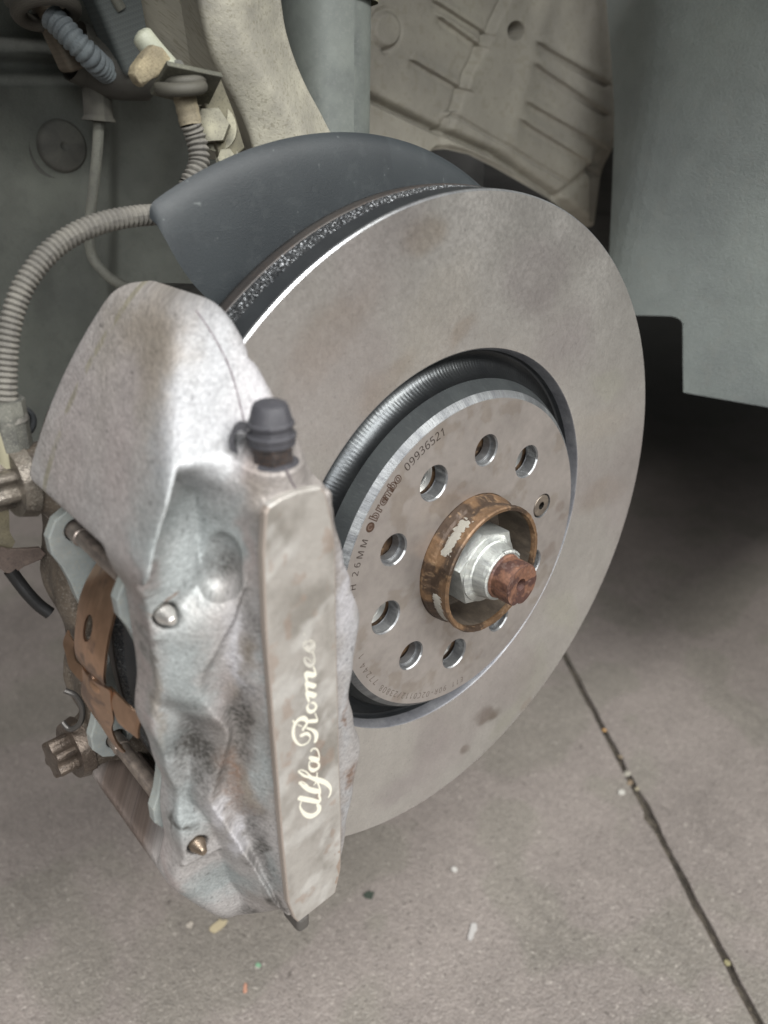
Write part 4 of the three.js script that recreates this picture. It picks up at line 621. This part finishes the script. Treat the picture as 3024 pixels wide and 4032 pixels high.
// name plate
{
  const edge = [[572, 1137], [573, 1110], [581, 1095], [607, 1078], [642, 1063], [670, 1057], [694, 1052.5], [703, 1062], [714, 1104], [722.5, 1152], [726, 1197], [727.5, 1362], [731, 1500], [734, 1646], [738.5, 1774], [737, 1878], [725, 1929], [690, 1957], [644, 1993], [636, 1986], [622.5, 1953], [609, 1819], [594, 1625], [573.6, 1362], [568, 1197]];
  const zP = 0.0562, P = edge.map(([u, v]) => { const p = pz(u, v, zP); return [p.x, p.y]; });
  const g = extrudeXY(P, 0.0530, zP, 0.0007, [], 3);
  const X0 = -0.150, XW = 0.044, Y0 = -0.102, YW = 0.204, cw = 440, ch = 2040, cv = document.createElement('canvas'); cv.width = cw; cv.height = ch; const c = cv.getContext('2d'), im = c.createImageData(cw, ch);
  for (let j = 0; j < ch; j++) for (let i = 0; i < cw; i++) {
    const x = i / 10, y = j / 10; let k = 1 + 0.2 * (fbm(x / 2, y / 2, 3) - 0.5) + 0.1 * (h2(i, j) - 0.5);
    let q = mix3([0.385, 0.363, 0.335], [0.255, 0.237, 0.212], sstep(0.36, 0.74, fbm(x / 11 + 3, y / 17, 4))); q = mix3(q, [0.53, 0.515, 0.49], sstep(0.42, 0.8, fbm((x + y * 0.4) / 9 + 20, y / 10, 4)) * 0.7); q = mix3(q, [0.29, 0.20, 0.15], sstep(0.62, 0.76, fbm(x / 6 + 70, y / 8, 3)) * 0.4);
    if (x > 30 && y > 172 && y < 190) q = mix3(q, [0.30, 0.215, 0.16], 0.7 * sstep(0.45, 0.6, fbm(x / 3, y / 5, 3)));
    for (let n = 0; n < 3; n++) im.data[(j * cw + i) * 4 + n] = 255 * toS(clamp(q[n] * k * 0.84)); im.data[(j * cw + i) * 4 + 3] = 255;
  }
  c.putImageData(im, 0, 0);
  const sA = (p) => [(p[0] * 0.22599 + 1120) / K, (p[1] * 0.22599 + 2760) / K], sB = (p) => [(p[0] * 0.22599 + 1140) / K, (p[1] * 0.22599 + 2460) / K];
  const cpt = (q) => { const p = pz(q[0], q[1], zP); return [(p.x - X0) / XW * cw, (1 - (p.y - Y0) / YW) * ch]; };
  const unit = Math.hypot(cpt(sA([0, 0]))[0] - cpt(sA([100, 0]))[0], cpt(sA([0, 0]))[1] - cpt(sA([100, 0]))[1]) / 100;
  const pen = (pts, map, col) => { const q = curveThrough(pts.map((p) => { const a = cpt(map(p)); return V3(a[0], a[1], p[2]); })).getPoints(pts.length * 16); c.strokeStyle = col; c.lineJoin = c.lineCap = 'round';
    for (let i = 1; i < q.length; i++) { c.lineWidth = Math.max(0.8, q[i].z * unit * 0.84); c.beginPath(); c.moveTo(q[i - 1].x, q[i - 1].y); c.lineTo(q[i].x, q[i].y); c.stroke(); } };
  const cream = 'rgb(226,223,208)', thin = 'rgb(205,202,190)', wash = 'rgb(190,187,180)';
  // the script lettering as pen strokes [x, y, width], reading upwards
  [[[290, 1760, 28], [272, 1830, 30], [310, 1920, 50], [390, 1990, 85], [490, 2000, 105], [580, 1940, 110], [605, 1860, 85], [575, 1810, 50]], [[265, 1690, 85], [340, 1708, 92], [450, 1730, 92], [560, 1755, 80], [610, 1755, 60], [622, 1700, 45], [600, 1650, 40]], [[610, 1650, 45], [612, 1590, 60], [560, 1575, 95], [450, 1548, 92], [360, 1500, 72], [290, 1450, 40], [258, 1420, 25], [290, 1408, 20], [350, 1430, 20], [410, 1485, 25]], [[612, 1590, 55], [618, 1550, 42], [595, 1460, 28], [575, 1420, 30]],
    [[440, 1330, 52], [530, 1358, 80], [620, 1385, 92], [720, 1430, 82], [785, 1490, 65], [808, 1560, 45], [790, 1640, 40], [770, 1672, 34]], [[445, 1330, 50], [360, 1310, 45], [290, 1265, 35], [248, 1225, 25], [290, 1205, 20], [360, 1225, 22], [420, 1275, 25], [460, 1310, 30]], [[515, 1465, 20], [560, 1400, 40], [565, 1330, 30], [570, 1250, 22]],
    [[435, 1060, 22], [430, 1130, 26], [460, 1190, 60], [520, 1208, 78], [580, 1175, 68], [602, 1120, 42], [592, 1085, 36], [500, 1056, 18], [440, 1062, 18]], [[445, 985, 55], [500, 1010, 88], [570, 1022, 78], [604, 1030, 24], [606, 960, 24], [595, 900, 24], [570, 850, 26], [530, 828, 25], [480, 845, 28], [466, 872, 32]],
    [[275, 600, 22], [320, 592, 72], [380, 567, 62], [430, 592, 45], [450, 640, 28], [420, 710, 28], [360, 755, 28], [290, 770, 30], [220, 730, 40], [175, 660, 50], [155, 580, 58], [160, 480, 58], [190, 390, 62], [250, 325, 75], [320, 302, 90], [378, 330, 72], [395, 380, 50], [370, 430, 58], [332, 480, 56], [328, 512, 30]], [[148, 340, 20], [165, 370, 28]], [[220, 405, 14], [260, 425, 14], [300, 445, 16]], [[390, 470, 30], [450, 492, 42], [510, 520, 58], [553, 580, 76], [558, 640, 74], [542, 700, 70]], [[425, 355, 66], [480, 352, 72], [540, 350, 68], [566, 355, 40], [575, 325, 24], [555, 270, 20], [535, 215, 18]], [[420, 60, 28], [396, 110, 40], [430, 178, 58], [490, 182, 72], [545, 130, 54], [547, 70, 40], [500, 28, 34], [462, 36, 20]]].forEach((s) => pen(s, sA, cream));
  [[[340, 1340, 32], [312, 1260, 45], [295, 1185, 45], [360, 1208, 90], [435, 1235, 92]], [[305, 1140, 34], [290, 1015, 50], [360, 1050, 84], [430, 1070, 88]], [[302, 970, 34], [284, 850, 62], [350, 868, 92], [420, 880, 86], [448, 850, 36], [440, 795, 26], [420, 740, 22]]].forEach((s) => pen(s, sB, cream));
  [[[270, 600, 16], [290, 670, 40], [360, 705, 58], [415, 670, 50], [435, 610, 28]], [[290, 390, 40], [350, 425, 75], [405, 380, 66], [420, 330, 36]]].forEach((s) => pen(s, sB, wash));
  [[[400, 470, 16], [430, 550, 16], [440, 620, 14], [420, 700, 14], [360, 738, 14], [295, 705, 12], [255, 630, 12], [258, 575, 12], [310, 580, 11], [350, 612, 11], [378, 645, 11], [410, 600, 10]], [[345, 262, 10], [400, 280, 12], [442, 350, 12], [430, 420, 14], [395, 468, 16], [340, 472, 14], [280, 430, 13], [242, 370, 12], [250, 305, 11], [275, 285, 10], [320, 300, 9], [350, 285, 9], [380, 300, 9], [375, 345, 9], [340, 372, 9], [290, 350, 9], [268, 310, 9]], [[244, 155, 12], [264, 174, 9]]].forEach((s) => pen(s, sB, thin));
  const t = new THREE.CanvasTexture(cv); t.colorSpace = THREE.SRGBColorSpace; t.wrapS = t.wrapT = THREE.ClampToEdgeWrapping; t.repeat.set(1 / XW, 1 / YW); t.offset.set(-X0 / XW, -Y0 / YW);
  const pl = part('name_plate', g, std({ map: t, roughness: 0.48, metalness: 0.35, bumpMap: grain, bumpScale: 0.00018 }), caliper, 'flat smoky plate with cream script lettering reading upwards');
  const tip = new RoundedBoxGeometry(0.006, 0.008, 0.012, 3, 0.002), at = pz(640, 1985, 0.049); tip.translate(at.x, at.y + 0.003, at.z); part('plate_rest', tip, std({ color: lin(0.06, 0.055, 0.05), roughness: 0.6 }), pl);
}
// pins
const pinSteel = std({ map: grime([0.21, 0.175, 0.15], 0.5, 0.3, 0.02, [0.3, 0.25, 0.2]), roughness: 0.4, metalness: 0.55 });
PIN.forEach(([x, y], i) => {
  x /= 1000; y /= 1000;
  const g = lathe([[0, -0.078], [0.0036, -0.078], [0.0036, -0.0335], [0.0038, -0.0328], [0.0036, -0.0320], [0.0031, -0.0316], [0.0031, 0.0300], [0, 0.0300]], 36); g.translate(x, y, 0);
  const pp = part('pad_pin', boxUV(crease(g, 0.5)), i ? pinSteel : std({ map: grime([0.25, 0.21, 0.185], 0.5, 0.3, 0.02, [0.4, 0.37, 0.33]), roughness: 0.36, metalness: 0.6 }), caliper);
  const tipG = lathe([[0.0032, 0.0280], [0.0032, 0.0322], [0.0030, 0.0326], [0.0014, 0.0362], [0.0010, 0.0365], [0, 0.0365]], 32); tipG.translate(x, y, 0.0006); part('pin_tip', boxUV(crease(tipG, 0.5)), std({ color: i ? lin(0.24, 0.19, 0.145) : lin(0.66, 0.64, 0.61), metalness: 0.85, roughness: 0.3, bumpMap: grain, bumpScale: 0.00015 }), pp);
});
// mounting bolts of the caliper
for (const [y, lbl] of [[0.066, 0], [-0.066, 1]]) {
  const x = -0.176, z = -0.061, dir = V3(-1, 0.06, 0.1), at = V3(x, y, z), m = std({ map: grime(lbl ? [0.085, 0.066, 0.052] : [0.12, 0.105, 0.088], 0.5, 0.35, 0.03, lbl ? [0.2, 0.17, 0.14] : [0.36, 0.34, 0.29]), roughness: 0.4, metalness: 0.55, bumpMap: grain, bumpScale: 0.0004 });
  const b = thing('caliper_bolt', lbl ? 'dirty splined bolt on the lower end of the caliper' : 'splined bolt with paint worn flange at the upper end of the caliper', 'bolt', at);
  const fl = new THREE.CylinderGeometry(0.0128, 0.0142, 0.0055, 48); part('flange', boxUV(crease(orient(fl, at, dir), 0.5)), m, b);
  const st = new THREE.Shape(); for (let i = 0; i <= 72; i++) { const a = i / 72 * TAU, r = 0.0080 + 0.0013 * Math.sign(Math.sin(a * 6)) * Math.pow(Math.abs(Math.sin(a * 6)), 0.6); i ? st.lineTo(r * Math.cos(a), r * Math.sin(a)) : st.moveTo(r * Math.cos(a), r * Math.sin(a)); }
  const hd = new THREE.ExtrudeGeometry(st, { depth: lbl ? 0.0085 : 0.011, bevelEnabled: true, bevelThickness: 0.001, bevelSize: 0.001, bevelOffset: -0.001, bevelSegments: 2 }); hd.rotateX(-Math.PI / 2); part('splined_head', boxUV(crease(orient(hd, at.clone().addScaledVector(dir.clone().normalize(), 0.002), dir), 0.5)), m, b);
}
// brake pads
{
  const trace = [[215, 1118], [185, 1106], [150, 1102], [125, 1124], [111, 1162], [119, 1197], [141, 1224], [159, 1256], [173, 1290], [187, 1316]].map(([u, v]) => mmAt(u, v, -39)), up = trace.map(([x, y]) => [x - 1.2, y]);
  const P = [...up, [-161, 10], [-161, -10], ...up.slice().reverse().map(([x, y]) => [x + 0.5, -y - 0.5]), [-112, -60], [-108, 0], [-112, 60]].map(([x, y]) => [x / 1000, y / 1000]);
  const holes = PIN.map(([x, y]) => hole((x + 0.6) / 1000, y / 1000, 0.0046));
  const plateMat = std({ map: grime([0.215, 0.232, 0.224], 0.25, 0.2, 0.05, [0.3, 0.25, 0.17]), roughness: 0.5 }), lining = std({ map: grime([0.045, 0.042, 0.04], 0.5, 0.4, 0.03, [0.15, 0.12, 0.1]), roughness: 0.9 });
  for (const [z0, z1, l0, l1, label] of [[-0.0440, -0.0388, -0.0388, -0.0282, 'inboard brake pad with pale grey green backing plate behind the copper spring'], [0.0090, 0.0140, 0.0002, 0.0090, 'outboard brake pad whose pale plate ears show beside the caliper body']]) {
    const pm = plateMat, t = thing('brake_pad', label, 'brake pad', V3(-0.14, 0, z0)); part('backing_plate', boxUV(extrudeXY(z0 > 0 ? P.map(([x, y]) => [x + (x < -0.15 ? 0.0022 : 0), y * 0.985]) : P, z0, z1, 0.0006, holes)), pm, t);
    const L = [[-0.158, 0.044], [-0.162, 0.0], [-0.158, -0.044], [-0.116, -0.050], [-0.112, 0], [-0.116, 0.050]]; part('friction_lining', boxUV(extrudeXY(L, l0, l1 - 0.0001, 0.0004)), lining, t);
  }
}
// copper coloured pad spring
{
  const t = thing('pad_spring', 'copper coloured leaf spring with slot and rivet pressing on the brake pads', 'pad spring', pz(205, 1400, -0.014));
  const cuMap = tex(512, 512, (u, v) => { const a = fbmP(u * 5, v * 5, 5, 5), b = fbmP(u * 40, v * 10, 2, 40), g = h2(Math.floor(u * 512), Math.floor(v * 512)); let c = mix3([0.42, 0.27, 0.18], [0.56, 0.36, 0.245], sstep(0.35, 0.62, a)); c = mix3(c, [0.21, 0.145, 0.12], sstep(0.55, 0.72, fbmP(u * 9 + 4, v * 9, 3, 9)) * 0.7); const k = 0.85 + 0.2 * b + 0.1 * g; return [c[0] * k, c[1] * k, c[2] * k]; }, { size: [0.06, 0.06] });
  const cu = std({ map: cuMap, roughness: 0.3, metalness: 0.92, side: THREE.DoubleSide });
  const leaf = (L, R, zl, zr, nu = 20, nv = 50, bow = 0.0012) => { const a = curveThrough(L.map(([u, v], i) => pz(u, v, typeof zl === 'number' ? zl : zl[i]))), b = curveThrough(R.map(([u, v], i) => pz(u, v, typeof zr === 'number' ? zr : zr[i]))); const g = patch(nu, nv, (s, q) => { const p = a.getPoint(q).lerp(b.getPoint(q), s); p.x -= bow * 4 * s * (1 - s); return p; }, 0.0009); const po = g.attributes.position, uv = g.attributes.uv; for (let i = 0; i < po.count; i++) uv.setXY(i, po.getZ(i), po.getY(i)); return g; };
  // main leaf in pieces round its oval slot
  const ML = [[222, 1196], [196, 1236], [174, 1284], [163, 1351], [161, 1404], [168, 1424], [183, 1442], [200, 1462]], MR = [[272, 1232], [264, 1270], [249, 1318], [236, 1368], [229, 1405], [225, 1440], [223, 1463], [225, 1480]];
  const a = curveThrough(ML.map(([u, v]) => pz(u, v, -0.028))), b = curveThrough(MR.map(([u, v]) => pz(u, v, -0.003)));
  const at = (s, q) => { const p = a.getPoint(q).lerp(b.getPoint(q), s); p.x -= 0.005 * s * (1 - s); return p; };
  { // grid with the slot left open: cells round an oval are pulled to its rim
    const nu = 60, nv = 120, cs = 0.47, cq = 0.425, rs = 0.13, rq = 0.078, pos = [], uv = [], idx = [], keep = (s, q) => Math.hypot((s - cs) / rs, (q - cq) / rq) >= 0.999;
    const snap = (s, q) => { const h = Math.hypot((s - cs) / rs, (q - cq) / rq); if (h > 0.80 && h < 1) return [cs + (s - cs) / h, cq + (q - cq) / h]; return [s, q]; };
    const W = nu + 1, ok = [];
    for (let j = 0; j <= nv; j++) for (let i = 0; i <= nu; i++) { const [s, q] = snap(i / nu, j / nv), p = at(s, q); pos.push(p.x, p.y, p.z); uv.push(p.z, p.y); ok.push(keep(s, q)); }
    for (let j = 0; j < nv; j++) for (let i = 0; i < nu; i++) { const k = j * W + i; if (ok[k] && ok[k + 1] && ok[k + W]) idx.push(k, k + 1, k + W); if (ok[k + 1] && ok[k + W + 1] && ok[k + W]) idx.push(k + 1, k + W + 1, k + W); }
    const g = new THREE.BufferGeometry(); g.setAttribute('position', new THREE.Float32BufferAttribute(pos, 3)); g.setAttribute('uv', new THREE.Float32BufferAttribute(uv, 2)); g.setIndex(idx); g.computeVertexNormals();
    const g2 = g.clone(), p2 = g2.attributes.position, n2 = g2.attributes.normal; for (let i = 0; i < p2.count; i++) p2.setXYZ(i, p2.getX(i) + 0.0009, p2.getY(i), p2.getZ(i));
    part('main_leaf', mergeGeometries([g, g2]), cu, t);
  }
  const ll = part('lower_leaf', leaf([[183, 1440], [182, 1470], [181, 1498], [195, 1525], [211, 1550], [230, 1574], [248, 1594], [266, 1612]], [[226, 1478], [240, 1489], [242, 1508], [245, 1530], [248, 1552], [244, 1572], [256, 1603], [272, 1622]], -0.026, [-0.004, -0.004, -0.006, -0.008, -0.010, -0.014, -0.016, -0.016]), cu, t);
  part('cross_arm', leaf([[150, 1362], [141, 1387], [147, 1412], [153, 1438], [166, 1456], [181, 1472]], [[163, 1386], [162, 1408], [166, 1424], [176, 1436], [186, 1444], [196, 1456]], [-0.044, -0.043, -0.040, -0.036, -0.031, -0.026], [-0.038, -0.036, -0.033, -0.030, -0.026, -0.022], 10, 24, 0.0004), cu, t);
  part('cross_arm', leaf([[236, 1484], [252, 1500], [270, 1518], [290, 1537], [306, 1550]], [[246, 1535], [252, 1556], [266, 1572], [284, 1586], [298, 1596]], [-0.008, -0.002, 0.003, 0.008, 0.012], [-0.008, -0.003, 0.002, 0.007, 0.011], 14, 24, 0.0006), cu, t);
  const rv = pz(211, 1474, -0.014), rg = lathe([[0, 0.0026], [0.0024, 0.0023], [0.0040, 0.0014], [0.0046, 0], [0.0046, -0.001]], 28); rg.rotateY(-Math.PI / 2); rg.translate(rv.x - 0.0005, rv.y, rv.z); part('rivet', rg, cu, ll);
}
// rubber cap on the bleed screw
{
  const at = pz(590, 1006, 0.0445), t = thing('bleed_screw_cap', 'black rubber dust cap with strap on the caliper bleed screw', 'rubber cap', at);
  const rub = std({ map: grime([0.045, 0.045, 0.052], 0.3, 0.2, 0.03, [0.1, 0.09, 0.09]), roughness: 0.6, bumpMap: grainFine, bumpScale: 0.0001 });
  const ly = (pr, name, m) => { const g = lathe(pr.map(([r, h]) => [r / 1000, h / 1000]), 56); g.rotateX(-Math.PI / 2); g.translate(at.x, at.y, at.z); part(name, boxUV(crease(g, 0.5)), m, t); };
  ly([[4.5, 2.0], [6.8, 2.0], [7.8, 1.6], [8.0, 1.0], [7.7, 0.4], [6.9, 0.1], [5, 0]], 'retaining_ring', rub);
  ly([[5.9, 7.4], [7.0, 7.4], [7.1, 9.2], [7.4, 9.8], [7.3, 10.4], [6.6, 10.8], [6.3, 12.2], [6.5, 12.8], [6.95, 13.2], [6.9, 13.9], [6.4, 14.4], [5.4, 18.4], [4.9, 19.4], [4.0, 19.9], [0, 20.1]], 'cap', rub);
  const hx = new THREE.CylinderGeometry(0.0066, 0.0066, 0.0066, 6); hx.rotateY(0.5); hx.translate(at.x, at.y + 0.0048, at.z); part('bleed_screw_hexagon', boxUV(crease(hx, 0.3)), std({ map: grime([0.05, 0.045, 0.045], 0.5, 0.4, 0.02, [0.22, 0.11, 0.05]), roughness: 0.55, metalness: 0.4 }), t);
  const dir = V3(-0.78, 0, -0.62).normalize(), pt = (o, h) => at.clone().addScaledVector(dir, o).add(V3(0, h, 0)), side = V3(0.62, 0, -0.78);
  const sc = curveThrough([pt(0.0064, 0.0125), pt(0.0088, 0.0134), pt(0.0112, 0.0118), pt(0.0122, 0.0085), pt(0.0114, 0.0050), pt(0.0094, 0.0022), pt(0.0070, 0.0012)]);
  part('strap', patch(6, 40, (s, q) => sc.getPoint(q).addScaledVector(side, (s - 0.5) * 0.0042), 0.0014), rub, t);
}
// bracket tab, cable, clip ring beside the inboard half
{
  const t = thing('cable_bracket', 'rusty folded cable bracket below the upper caliper bolt', 'bracket', pz(40, 1215, -0.07)), m = std({ map: grime([0.13, 0.10, 0.085], 0.5, 0.3, 0.04), roughness: 0.55, metalness: 0.3 });
  const q = [[-30, 1175], [20, 1188], [60, 1186], [84, 1184], [96, 1196], [88, 1206], [50, 1222], [30, 1236], [14, 1236], [-30, 1205]].map(([u, v]) => pz(u, v, -0.072)); const g = new THREE.ExtrudeGeometry(new THREE.Shape(q.map((p) => new THREE.Vector2(p.x, p.y))), { depth: 0.0012, bevelEnabled: true, bevelThickness: 0.0004, bevelSize: 0.0004, bevelSegments: 2 }); g.translate(0, 0, -0.073); part('tab', boxUV(g), m, t);
  const w = [[-30, 1095], [20, 1095], [22, 1150], [34, 1172], [26, 1186], [-30, 1186]].map(([u, v]) => pz(u, v, -0.075)); const h = new THREE.ExtrudeGeometry(new THREE.Shape(w.map((p) => new THREE.Vector2(p.x, p.y))), { depth: 0.0015, bevelEnabled: false }); h.translate(0, 0, -0.077); part('upright', boxUV(h), std({ map: grime([0.17, 0.15, 0.10], 0.4, 0.3, 0.04), roughness: 0.6 }), t);
  const c = thing('black_cable', 'short black cable curving from the bracket to the caliper', 'cable', pz(60, 1280, -0.07)); part('cable', tubeAlong([[22, 1232, -0.073], [38, 1254, -0.072], [60, 1282, -0.070], [85, 1308, -0.068], [108, 1325, -0.066]].map(([u, v, z]) => pz(u, v, z)), 0.0026, 40, 16), std({ color: 0x0c0c0d, roughness: 0.5 }), c);
  const r = thing('spring_clip', 'dark wire clip ring below the copper spring', 'clip', pz(165, 1530, -0.055)); part('ring', tubeAlong([[140, 1492, -0.05], [160, 1500, -0.048], [175, 1520, -0.047], [178, 1548, -0.048], [168, 1568, -0.051], [150, 1575, -0.055], [135, 1560, -0.058]].map(([u, v, z]) => pz(u, v, z)), 0.0012, 60, 12), std({ color: lin(0.09, 0.085, 0.08), metalness: 0.6, roughness: 0.4 }), r);
}

renderer.render(scene, camera);
